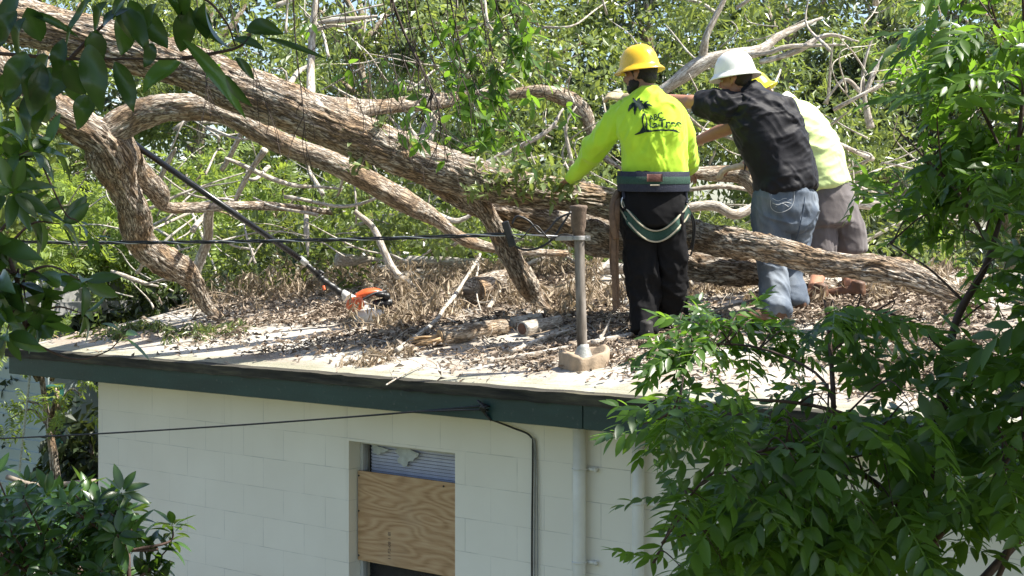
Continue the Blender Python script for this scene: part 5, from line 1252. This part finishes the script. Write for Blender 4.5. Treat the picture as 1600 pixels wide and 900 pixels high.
# ------------------------------------------------------------------ pole saw lying on the roof
def pole_saw():
    e = roofpt(565, 502); Ye = e[1] - .02; rt = empty('pole_saw', tuple(e)); tag(rt, 'orange and white engine pole saw with long black shaft propped against the fallen tree', 'pole saw')
    A, Bp, Cc = PT(205, 222, 10.75), PT(470, 405, Ye - .18), PT(548, 470, Ye - .08)
    V, Fs = tube_vf(np.array([A, Bp]), .0225, 16); MB().add(V, Fs).build('shaft', plain('shaft_black', (.012, .013, .016), .3, var=.2, scale=8), rt)
    m_sil = plain('shaft_alloy', (.45, .45, .44), .4, metal=.5); V, Fs = tube_vf(np.array([Bp - (Bp - A) * .003, PT(500, 432, Ye - .14)]), .021, 14); MB().add(V, Fs).build('shaft_sleeve', M_BLACK, rt)
    d = norm(Cc - Bp)
    for k in range(3):
        c = PT(478 + 7 * k, 411 + 6 * k, Ye - .17); V, Fs = ell(c + [0, -.018, .01], (.007, .006, .007)); MB().add(V, Fs).build('rivet', m_sil, rt)
    V, Fs = tube_vf(np.array([PT(468, 403, Ye - .18), PT(480, 413, Ye - .17)]), .024, 14); MB().add(V, Fs).build('coupling', m_sil, rt)
    g = catmull([PT(498, 430, Ye - .14), PT(505, 438, Ye - .13), PT(522, 450, Ye - .11), PT(536, 461, Ye - .09)], 24); V, Fs = tube_vf(g, .027 + .003 * np.cos(np.linspace(0, 30, 24)), 14); MB().add(V, Fs).build('grip', M_BLACK, rt)
    V, Fs = tube_vf(catmull([PT(500, 428, Ye - .14), PT(499, 424, Ye - .14), PT(506, 428, Ye - .14)], 10), .014, 8); MB().add(V, Fs).build('throttle_lock', M_BLACK, rt)
    ora = plain('orange_plastic', (.60, .10, .02), .38, var=.1, coat=.2); wht = plain('grey_white_plastic', (.50, .50, .48), .45, var=.15, scale=30)
    V, Fs = loft([[*PT(505, 447, Ye - .15), .012, .008], [*PT(507, 453, Ye - .16), .010, .007]], (1, 0, 0), 10); MB().add(V, Fs).build('throttle_trigger', ora, rt)
    fuse('shroud', [loft([[*PT(534, 457, Ye - .09), .030, .030], [*PT(546, 467, Ye - .08), .042, .045], [*PT(560, 478, Ye - .06), .062, .058], [*PT(572, 486, Ye - .04), .066, .06]], (.4, .2, 1), 20)], wht, rt, .006, 2)
    fuse('starter_cover', [loft([[*PT(543, 476, Ye - .15), .030, .020], [*PT(550, 476, Ye - .165), .052, .034], [*PT(560, 474, Ye - .165), .052, .036], [*PT(567, 472, Ye - .15), .036, .022]], (-.2, 0, 1), 24, 24, .75)], ora, rt, .005, 3)
    fuse('engine_cover', [loft([[*PT(556, 463, Ye - .05), .020, .04], [*PT(572, 458, Ye - .03), .034, .06], [*PT(588, 456, Ye), .030, .06], [*PT(596, 458, Ye + .02), .02, .04]], (0, 0, 1), 20)], ora, rt, .006, 2)
    fuse('fuel_tank', [loft([[*PT(556, 492, Ye - .10), .050, .045], [*PT(568, 494, Ye - .08), .062, .065], [*PT(586, 493, Ye - .04), .062, .07], [*PT(598, 490, Ye), .045, .05]], (0, 0, 1), 24)], wht, rt, .006, 3, lambda co: (vnoise(co * 40, 4) - .5) * .008)
    fuse('muffler', [loft([[*PT(586, 476, Ye - .06), .03, .04], [*PT(598, 474, Ye - .03), .036, .05], [*PT(610, 472, Ye), .03, .04]], (0, 0, 1), 16)], M_BLACK, rt, .006, 1, lambda co: (vnoise(co * 60, 5) - .5) * .012)
    V, Fs = tube_vf(catmull([PT(556, 474, Ye - .14), PT(570, 466, Ye - .12), PT(586, 458, Ye - .08), PT(604, 455, Ye - .03)], 20), [.010] * 20, 8); MB().add(V, Fs).build('support_frame', M_BLACK, rt)
    fuse('air_filter', [ell(PT(594, 460, Ye - .06), (.045, .04, .022)), ell(PT(604, 463, Ye - .05), (.03, .03, .03))], M_BLACK, rt, .006, 1)
    V, Fs = ell(PT(548, 474, Ye - .195), (.011, .006, .011)); MB().add(V, Fs).build('starter_grip', M_BLACK, rt)
pole_saw()
# ------------------------------------------------------------------ living plants in the foreground
def px_dir(a, b, Y0_, Y1_): return PT(*b, Y1_) - PT(*a, Y0_)
def sprig(mbS, mbL, P, r, whorls=3, n=7, leaf=.08, spread=1.0, tpls=TGL, w0=.004, nup=.6, bright=(.1, .8)):
    """A twig with leaf whorls at its tip and nodes."""
    V, Fs = tube_vf(P, np.linspace(w0, w0 * .35, len(P)), 6); mbS.add(V, Fs)
    T = norm(np.gradient(P, axis=0))
    for k in range(whorls):
        i = len(P) - 1 - int(k * len(P) / (whorls + 1.2)); ax = T[i]; nn = n if k == 0 else max(3, n - 3)
        a = np.arange(nn) * 2.4 + r.uniform(0, 6); side = norm(np.cross(ax, sph(1, r)[0])); s2 = np.cross(ax, side)
        D = ax * r.uniform(.15, .9, (nn, 1)) + (np.cos(a)[:, None] * side + np.sin(a)[:, None] * s2) * spread + np.array([0, 0, -.18])
        NR = ax * .6 + np.array([0, -.15, nup]) + r.normal(0, .25, (nn, 3)); L = leaf * r.uniform(.65, 1.15, nn); rn = r.uniform(*bright, nn)
        t = r.integers(0, len(tpls), nn)
        for q in range(len(tpls)):
            m_ = t == q
            if m_.any(): V, Fq, R = inst(tpls[q], np.repeat(P[i][None], m_.sum(), 0) + norm(D[m_]) * .008, D[m_], NR[m_], L[m_], rn[m_]); mbL.add(V, Fq, rnd=R)
# --- right: the pinnate-leaved tree in front of the roof corner
def pinnate_tree():
    r = np.random.default_rng(17); b = PT(1440, 1400, 4.7)
    rt = empty('pinnate_tree', (b[0], b[1], 0)); tag(rt, 'slender reddish-stemmed tree with pinnate green leaves in front of the roof at right', 'tree')
    stems = [
        [(1430, 2120, 30, 4.75), (1440, 1400, 26, 4.75), (1452, 900, 22, 4.7), (1464, 660, 15, 4.7), (1482, 560, 13, 4.7), (1506, 474, 12, 4.72), (1550, 385, 9, 4.75), (1586, 270, 7, 4.8), (1600, 120, 6, 4.8), (1596, -40, 4, 4.8)],
        [(1445, 1100, 16, 4.7), (1330, 900, 12, 4.6), (1302, 760, 10, 4.55), (1300, 640, 8, 4.55), (1295, 540, 6, 4.6), (1288, 470, 4, 4.65)],
        [(1458, 800, 12, 4.7), (1400, 690, 9, 4.5), (1300, 640, 7, 4.35), (1180, 625, 5, 4.2), (1080, 640, 3, 4.15), (1000, 665, 2, 4.1)],
        [(1455, 860, 12, 4.7), (1380, 760, 9, 4.5), (1250, 700, 7, 4.3), (1130, 730, 5, 4.2), (1060, 800, 3, 4.15), (1020, 880, 2, 4.1)],
        [(1300, 640, 6, 4.55), (1270, 585, 5, 4.6), (1180, 545, 4, 4.7), (1080, 540, 3, 4.8), (1000, 545, 2, 4.85)],
        [(1470, 640, 8, 4.7), (1530, 590, 6, 4.6), (1620, 560, 4, 4.5)],
        [(1550, 385, 6, 4.75), (1500, 300, 5, 4.8), (1440, 240, 3, 4.9), (1400, 200, 2, 5)],
        [(1586, 270, 5, 4.8), (1540, 180, 4, 4.85), (1500, 110, 2, 4.9)], [(1600, 120, 4, 4.8), (1560, 40, 3, 4.8), (1520, -20, 2, 4.9)],
        [(1506, 474, 6, 4.72), (1450, 420, 4, 4.8), (1390, 380, 3, 4.9)], [(1482, 560, 6, 4.7), (1420, 500, 4, 4.7), (1340, 480, 3, 4.75)],
        [(1455, 1000, 16, 4.7), (1700, 700, 12, 4.8), (1850, 420, 8, 4.8), (2000, 200, 5, 4.8)], [(1700, 700, 8, 4.8), (1900, 560, 6, 4.6), (2150, 450, 4, 4.6)],
        [(1440, 1100, 12, 4.7), (1560, 900, 8, 4.6), (1600, 780, 5, 4.5), (1640, 700, 3, 4.4)], [(1455, 850, 10, 4.7), (1540, 760, 7, 4.5), (1600, 680, 4, 4.4)],
    ]
    mb = MB(); ends = []
    for k, s in enumerate(stems):
        Q = pxl(s); limb(Q, 12, .04, 0, 600 + k, .02, mb=mb); ends.append(catmull(Q[:, :3], 40))
    # leafy twigs: target points where the crown is dense and, unseen at right, for shade; each joined to the nearest stem
    zones = [((1170, 1620), (620, 900), (4.1, 4.9), 46, .30), ((1060, 1300), (690, 900), (4.0, 4.5), 13, .28), ((1060, 1220), (600, 680), (3.95, 4.5), 7, .24), ((1010, 1110), (640, 700), (3.95, 4.2), 3, .18), ((1010, 1150), (760, 900), (4.0, 4.3), 3, .22), ((1420, 1620), (300, 600), (4.4, 5.1), 14, .24),
             ((1470, 1620), (-20, 300), (4.5, 5.2), 30, .25), ((1040, 1260), (505, 560), (4.6, 4.95), 11, .20), ((1250, 1400), (430, 560), (4.4, 4.9), 8, .22), ((1370, 1470), (200, 460), (4.8, 5.4), 6, .22), ((1640, 2250), (290, 680), (4.0, 4.8), 95, .30)]  # last zone: unseen dense side added to shade the lower fronds
    allS = np.vstack(ends); fr = [[], [], [], [], []]
    for (x0, x1), (y0, y1), (d0, d1), n, fl_ in zones:
        for _ in range(n):
            x, y = r.uniform(x0, x1), r.uniform(y0, y1)
            if 1370 < x < 1530 and 410 < y < 505: continue
            if x0 == 1000 and x < 1000 + abs(y - 880) * .25: continue
            T_ = PT(x, y, r.uniform(d0, d1)); dd = np.linalg.norm(allS - T_, axis=1) + np.maximum(0, allS[:, 2] - T_[2]) * .2; s = allS[np.argmin(dd)]
            m_ = (s + T_) / 2 + np.array([0, 0, .06]) + r.normal(0, .03, 3); P = catmull([s, m_, T_], 12); V, Fs = tube_vf(P, np.linspace(.0036, .001, 12), 5); mb.add(V, Fs)
            out = norm(T_ - s + r.normal(0, .05, 3) + 1e-6); nf = r.integers(3, 6)
            for q in range(nf):
                a = r.uniform(0, 2 * math.pi); side = np.array([math.cos(a), math.sin(a) * .8, 0]); D = norm(out * .55 + side * .8 + np.array([0, 0, r.uniform(-.55, .15)]))
                NR = norm(np.array([0, 0, 1.0]) + r.normal(0, .35, 3) - np.array([0, .25, 0])); fr[0].append(P[-1 - r.integers(0, 4)]); fr[1].append(D); fr[2].append(NR); fr[3].append(fl_ * r.uniform(.7, 1.15)); fr[4].append(r.uniform(.05, .8) if y < 600 else r.uniform(0, .6))  # lower fronds get darker leaf colour, standing in for shade
    P, D, NR, S_, R_ = map(np.array, fr); t = r.integers(0, 3, len(P)); lm = MB()
    for q in range(3):
        m_ = t == q; V, Fq, R = inst(TCHI[q], P[m_], D[m_], NR[m_], S_[m_], R_[m_]); lm.add(V, Fq, rnd=R)
    mb.build('trunk', M_STEM_RED, rt); lm.build('crown', M_LEAF_CHINA, rt)
pinnate_tree()
# --- lower left: broad-leaved glossy shrub
def glossy_shrub():
    r = np.random.default_rng(23); b = PT(60, 1300, 4.2); rt = empty('glossy_shrub', (b[0], b[1], 0)); tag(rt, 'dense glossy-leaved shrub in the lower left foreground against the white wall', 'shrub')
    S_, Lf = MB(), MB(); base = np.array([b[0], b[1], .1]); main = [(40, 760), (100, 800), (150, 850), (200, 860), (10, 830), (-60, 780), (120, 900), (-20, 720), (60, 900)]
    st = []
    for k, (x, y) in enumerate(main):
        e = PT(x, y, r.uniform(3.9, 4.5)); m_ = (base + e) / 2 + r.normal(0, .12, 3); Q = catmull([base, m_, e], 30); V, Fs = tube_vf(Q, np.linspace(.02, .006, 30), 8); S_.add(V, Fs); st.append(Q[12:])
    st = np.vstack(st)
    tips = [(270, 822), (262, 858), (248, 880), (225, 845), (205, 800), (190, 770), (170, 800), (178, 832), (240, 900), (165, 765)] + [(r.uniform(-40, 190), r.uniform(750, 930)) for _ in range(105)] + [(r.uniform(-20, 60), r.uniform(715, 760)) for _ in range(7)]
    for x, y in tips:
        if y < 735 + max(0, x - 20) * .35 and x < 190 and r.random() < .85: continue
        T_ = PT(x, y, r.uniform(3.75, 4.6) if x < 200 else 4.0); s = st[np.argmin(np.linalg.norm(st - T_, axis=1) + np.maximum(0, st[:, 2] - T_[2] + .05) * 1)]
        m_ = (s + T_) / 2 + np.array([r.normal(0, .02), 0, -.01]); sprig(S_, Lf, catmull([s, m_, T_], 14), r, 3, 8, .062, .95, w0=.005)
    S_.build('stems', M_STEM_RED, rt); Lf.build('leaves', M_LEAF_GLOSS, rt)
    # one pale bare stem rising diagonally behind it
    V, Fs = tube_vf(catmull([PT(10, 745, 5.2), PT(60, 758, 5.2), PT(150, 752, 5.3)], 20), .009, 8); adopt(MB().add(V, Fs).build('bare_stem', M_DEAD), rt)
glossy_shrub()
# --- top left: big dark leaves close to the camera
BIG = [  # base px, tip px, width px
    ((28, -12), (2, 40), 34), ((45, 22), (118, 42), 16), ((150, -8), (82, 70), 22), ((168, 2), (140, 48), 22), ((192, 22), (193, 86), 40), ((212, 18), (262, 72), 40), ((258, -5), (296, 34), 44),
    ((322, 4), (343, 84), 48), ((285, 62), (394, 178), 26), ((352, 116), (392, 176), 16), ((385, 48), (440, 46), 34), ((362, 62), (414, 74), 24), ((414, 60), (512, 90), 13), ((368, 90), (402, 124), 15),
    ((284, 98), (218, 138), 38), ((180, 97), (212, 168), 32), ((140, 70), (154, 168), 42), ((112, 92), (116, 166), 36), ((72, 84), (-2, 140), 30), ((62, 96), (50, 180), 44), ((84, 138), (60, 196), 40), ((135, 148), (122, 200), 34),
    ((98, 60), (88, 132), 26), ((230, 42), (240, 6), 30), ((205, -10), (170, 30), 30), ((300, -6), (272, 20), 34), ((30, 130), (8, 170), 26), ((20, 95), (30, 150), 30), ((160, 40), (190, 8), 26), ((240, 68), (225, 105), 22)]
def big_leaves():
    r = np.random.default_rng(31); Y = 2.75; a = PT(-250, 60, Y); rt = empty('overhanging_branch', tuple(a)); tag(rt, 'branch of large dark glossy leaves hanging close at the top left corner', 'branch')
    S_ = MB()
    for pl in ([(-250, 70), (0, 84), (110, 92), (230, 92), (285, 92)], [(-200, -60), (40, -20), (150, -12), (300, -8), (350, 30), (368, 72)], [(110, 92), (140, 60), (168, 32), (200, -10)], [(285, 92), (330, 84), (372, 74), (392, 56)]):
        V, Fs = tube_vf(catmull([PT(x, y, Y + .03) for x, y in pl], 40), np.linspace(.0045, .0015, 40), 7); S_.add(V, Fs)
    S_.build('stem', M_STEM_RED, rt)
    extra = []
    for cx, cy in ((70, 110), (110, 120), (35, 30), (200, 20), (60, 150), (300, 20), (150, 60), (20, 110)):
        for _ in range(3):
            a = r.uniform(-.7, .7) + math.pi / 2; L = r.uniform(45, 80); b_ = (cx + r.normal(0, 12), cy - 15 + r.normal(0, 8)); extra.append((b_, (b_[0] + L * math.cos(a), b_[1] + L * math.sin(a)), r.uniform(24, 38)))
    for k, (b, t, w) in enumerate(BIG + extra):
        d0 = r.uniform(-.09, .09); B_, T_ = PT(*b, Y + d0), PT(*t, Y + d0 + r.uniform(-.05, .05)); L = np.linalg.norm(T_ - B_); ww = w / F * Y / L * 1.05
        tp = tpl_leaf(min(ww, .75), 10, r.uniform(.04, .3), r.uniform(.12, .42)); n = norm(np.array([r.normal(0, .45), -.95, .55 + r.normal(0, .2)]))
        V, Fq, R = inst(tp, B_[None], (T_ - B_)[None], n[None], L, [r.uniform(.0, .3) if k != 14 and k != 8 else .9]); V = V + np.array([0, .006, 0]) * np.sin(V[:, 2:3] * 90 + V[:, 0:1] * 60)
        o = mesh_obj('leaf', V, Fq, M_LEAF_GLOSS, rt, True, {'rnd': R})
        s = o.modifiers.new('sub', 'SUBSURF'); s.levels = s.render_levels = 1
big_leaves()
# --- left: leaf whorls hanging at mid height
def mid_left():
    r = np.random.default_rng(37); rt = empty('leafy_bough', tuple(PT(-120, 330, 3.3))); tag(rt, 'leafy bough with glossy leaf whorls reaching in at the left edge, mid height', 'branch')
    S_, Lf = MB(), MB(); T0 = catmull([PT(-160, 260, 3.3), PT(-40, 330, 3.3), PT(20, 420, 3.3), PT(40, 520, 3.35)], 40); V, Fs = tube_vf(T0, np.linspace(.009, .004, 40), 8); S_.add(V, Fs)
    for x, y, n, lf in ((60, 338, 7, .085), (95, 350, 5, .08), (20, 300, 7, .09), (30, 440, 9, .095), (75, 440, 6, .085), (130, 440, 5, .08), (10, 520, 7, .09), (60, 505, 7, .08), (-10, 380, 8, .1), (45, 235, 8, .1), (15, 250, 8, .1), (5, 205, 6, .09), (75, 230, 5, .08), (130, 490, 4, .075), (40, 470, 6, .09), (-10, 450, 8, .1)):
        T_ = PT(x, y, r.uniform(3.15, 3.45)); s = T0[np.argmin(np.linalg.norm(T0 - T_, axis=1))]; sprig(S_, Lf, catmull([s, (s + T_) / 2 + [0, 0, .03], T_], 14), r, 1 if n < 6 else 2, n, lf, 1.0, w0=.004, nup=.5)
    P = catmull([PT(20, 520, 3.35), PT(110, 560, 3.3), PT(165, 550, 3.3), PT(192, 525, 3.3)], 24); sprig(S_, Lf, P, r, 1, 3, .07, .8, w0=.003, bright=(.5, .9))
    P = catmull([PT(60, 245, 3.3), PT(100, 330, 3.3), PT(120, 345, 3.3), PT(145, 370, 3.3)], 24); sprig(S_, Lf, P, r, 2, 3, .05, .9, w0=.0025)
    S_.build('stems', M_STEM_RED, rt); Lf.build('leaves', M_LEAF_GLOSS, rt)
mid_left()
# --- top centre: thin dark twigs trailing down
def trailing():
    r = np.random.default_rng(41)
    rt = empty('added_shade_tree', (1.6, -1.6, 0)); tag(rt, 'tree overhead with unseen crown added for shade, its dark twigs trailing down across the top centre', 'tree')
    cen = []
    for (x0, x1, y0, y1, z0, z1, n) in ((3.5, 5.6, 3.6, 5.8, 5.1, 6.8, 60), (2.6, 3.5, 3.7, 5.0, 4.75, 5.3, 40), (1.9, 2.6, 3.3, 4.05, 4.85, 5.4, 30), (-.7, .7, 2.1, 3.1, 4.7, 5.6, 26), (-1.2, 1.3, 2.2, 4.0, 5.0, 7.0, 14), (.6, 2.8, 1.2, 3.6, 4.8, 6.6, 60), (-3.0, 2.5, -3, 2.5, 5.0, 8.0, 50)):  # unseen leaf clumps added overhead to shade the foreground plants
        for _ in range(n): cen.append((r.uniform(x0, x1), r.uniform(y0, y1), r.uniform(z0, z1)))
    cen = np.array(cen); mb = MB(); crown_leaves(mb, cen, r.uniform(.25, .5, len(cen)), 130, .12, T1W, seed=71); mb.build('crown', M_LEAF_BG, rt, False)
    mb = MB(); limb(np.array([[1.6, -1.6, -.1, .3], [1.5, -1.4, 3, .24], [1.3, -.6, 5.6, .18], [1.4, 1.5, 6.6, .1]]), 20, .1, mb=mb, gnarl=.1)
    for c in cen[::6]: limb(np.array([[1.35, .4, 6.1, .08], [*((np.array([1.4, 1, 6.4]) + c) / 2), .05], [*c, .015]]), 7, .2, mb=mb)
    for x0_, Yb in ((505, 5.6), (610, 5.85), (750, 6.1)): limb(np.array([[1.4, 1.5, 6.6, .06], [*PT(x0_ + 60, -330, Yb * .8), .035], [*PT(x0_, -60, Yb), .02]]), 8, .1, mb=mb)
    mb.build('trunk', M_BARK, rt)
    sets = [('bare dark twigs trailing down left of the thickest one, top centre', [(455, 480, 250), (530, 560, 175), (500, 545, 110), (565, 615, 200), (590, 640, 235), (345, 420, 175), (300, 330, 190)], 3, .02, 1),
            ('long thickest dark twig with side twigs slanting down across top centre', [(588, 690, 170), (600, 672, 230), (612, 705, 270), (640, 730, 220), (625, 720, 300), (655, 745, 180)], 6, .08, 4),
            ('leafy dark twigs trailing down above the trunk left of the yellow helmet', [(690, 770, 230), (705, 790, 200), (735, 800, 190), (760, 850, 130), (720, 745, 260), (780, 835, 90), (800, 880, 70), (700, 725, 150), (745, 770, 130)], 3, .5, 7)]
    for k, (lb, st, w, leafy, nl) in enumerate(sets):
        Y = 5.6 + .25 * k
        mb, lf = MB(), MB()
        for q, (x0, x1, y1) in enumerate(st):
            sx = r.normal(0, 8); Q = catmull([PT(x0, -70, Y), PT(x0 + (x1 - x0) * .30 + sx, y1 * .25, Y + r.normal(0, .08)), PT(x0 + (x1 - x0) * .72, y1 * .65, Y + r.normal(0, .1)), PT(x1, y1, Y + r.normal(0, .1))], 50)
            ww = (w if q == 0 else 2.2) / F * Y * .5; V, Fs = tube_vf(Q, np.linspace(ww, ww * .35, 50), 6); mb.add(V, Fs)
            for _ in range(9):
                i = r.integers(10, 46); L = r.uniform(.06, .28); a = Q[i]; dr = norm(np.array([r.normal(.1, .5), r.normal(0, .3), -1])); P = catmull([a, a + dr * L * .5 + r.normal(0, .012, 3), a + dr * L + [r.normal(0, .03), 0, 0]], 8); V, Fs = tube_vf(P, np.linspace(ww * .5, .0012, 8), 5); mb.add(V, Fs)
                if r.random() < leafy + .05:
                    m_ = r.integers(3, 4 + nl); PP = P[r.integers(2, 8, m_)]; D = norm(r.normal(size=(m_, 3)) + [0, 0, -.5]); V, Fq, R = inst(tpl_leaf(.42, 4, .15, .12), PP, D, norm(r.normal(size=(m_, 3)) * .6 + [0, -.4, .8]), r.uniform(.045, .085, m_), r.uniform(.1, .9, m_)); lf.add(V, Fq, rnd=R)
        o = mb.build('trailing_twigs', M_TWIG_DARK, rt); o['label'] = lb
        if lf.n: adopt(lf.build('twig_leaves', M_LEAF_CHINA), rt)
trailing()
# --- tall bare and leafy stems at the left edge, between shrub and house
def left_stems():
    r = np.random.default_rng(51)
    t = tree(px_x(62, 12.6), 12.6, 3.4, (.42, .5, 1.7, 3.1), 'thin leafy tree with dark trunk at the left corner of the house', TFERN, M_LEAF_FERN, .24, 12, 6, .05, 61, 'trees left of the house', (.15, .35), M_BARK, 'tree', (.3, 1))
    tree(px_x(128, 13.5), 13.5, 2.4, (.32, .4, .3, 2.0), 'dark broadleaf bush low beside the left corner of the house', T1W, M_LEAF_DARK, .16, 30, 60, .05, 62, 'trees left of the house', (.2, .4), M_BARK, 'bush', (0, .5))
    tree(px_x(-30, 10.5), 10.5, 4.6, (.5, .4, 3.1, 4.9), 'leafy tree trunk at the left edge under the tip of the roof', T1W, M_LEAF_BG, .10, 26, 60, .13, 63, 'trees left of the house', (.15, .35), M_BARK_PALE, 'tree', (.2, .9))
left_stems()

def ridge_bushes():
    for k, (px, Y, cr, lb) in enumerate(((120, 15.6, (.9, .5, 1.2, 3.15), 'dark glossy bush just beyond the left end of the roof'), (290, 15.0, (.8, .5, 1.8, 3.35), 'dark bush behind the foot of the bent trunk limb'), (520, 16.2, (1.2, .5, 2.4, 3.6), 'dark leafy bush beyond the ridge behind the saw'), (860, 16.5, (1.5, .5, 2.4, 3.7), 'dark leafy bush beyond the ridge behind the roof pole'), (1350, 16.0, (1.6, .5, 2.4, 3.8), 'dark leafy bush beyond the ridge right of the workers'))):
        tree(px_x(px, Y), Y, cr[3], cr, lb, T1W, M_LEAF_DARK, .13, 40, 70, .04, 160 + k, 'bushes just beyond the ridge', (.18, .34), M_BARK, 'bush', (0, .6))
ridge_bushes()
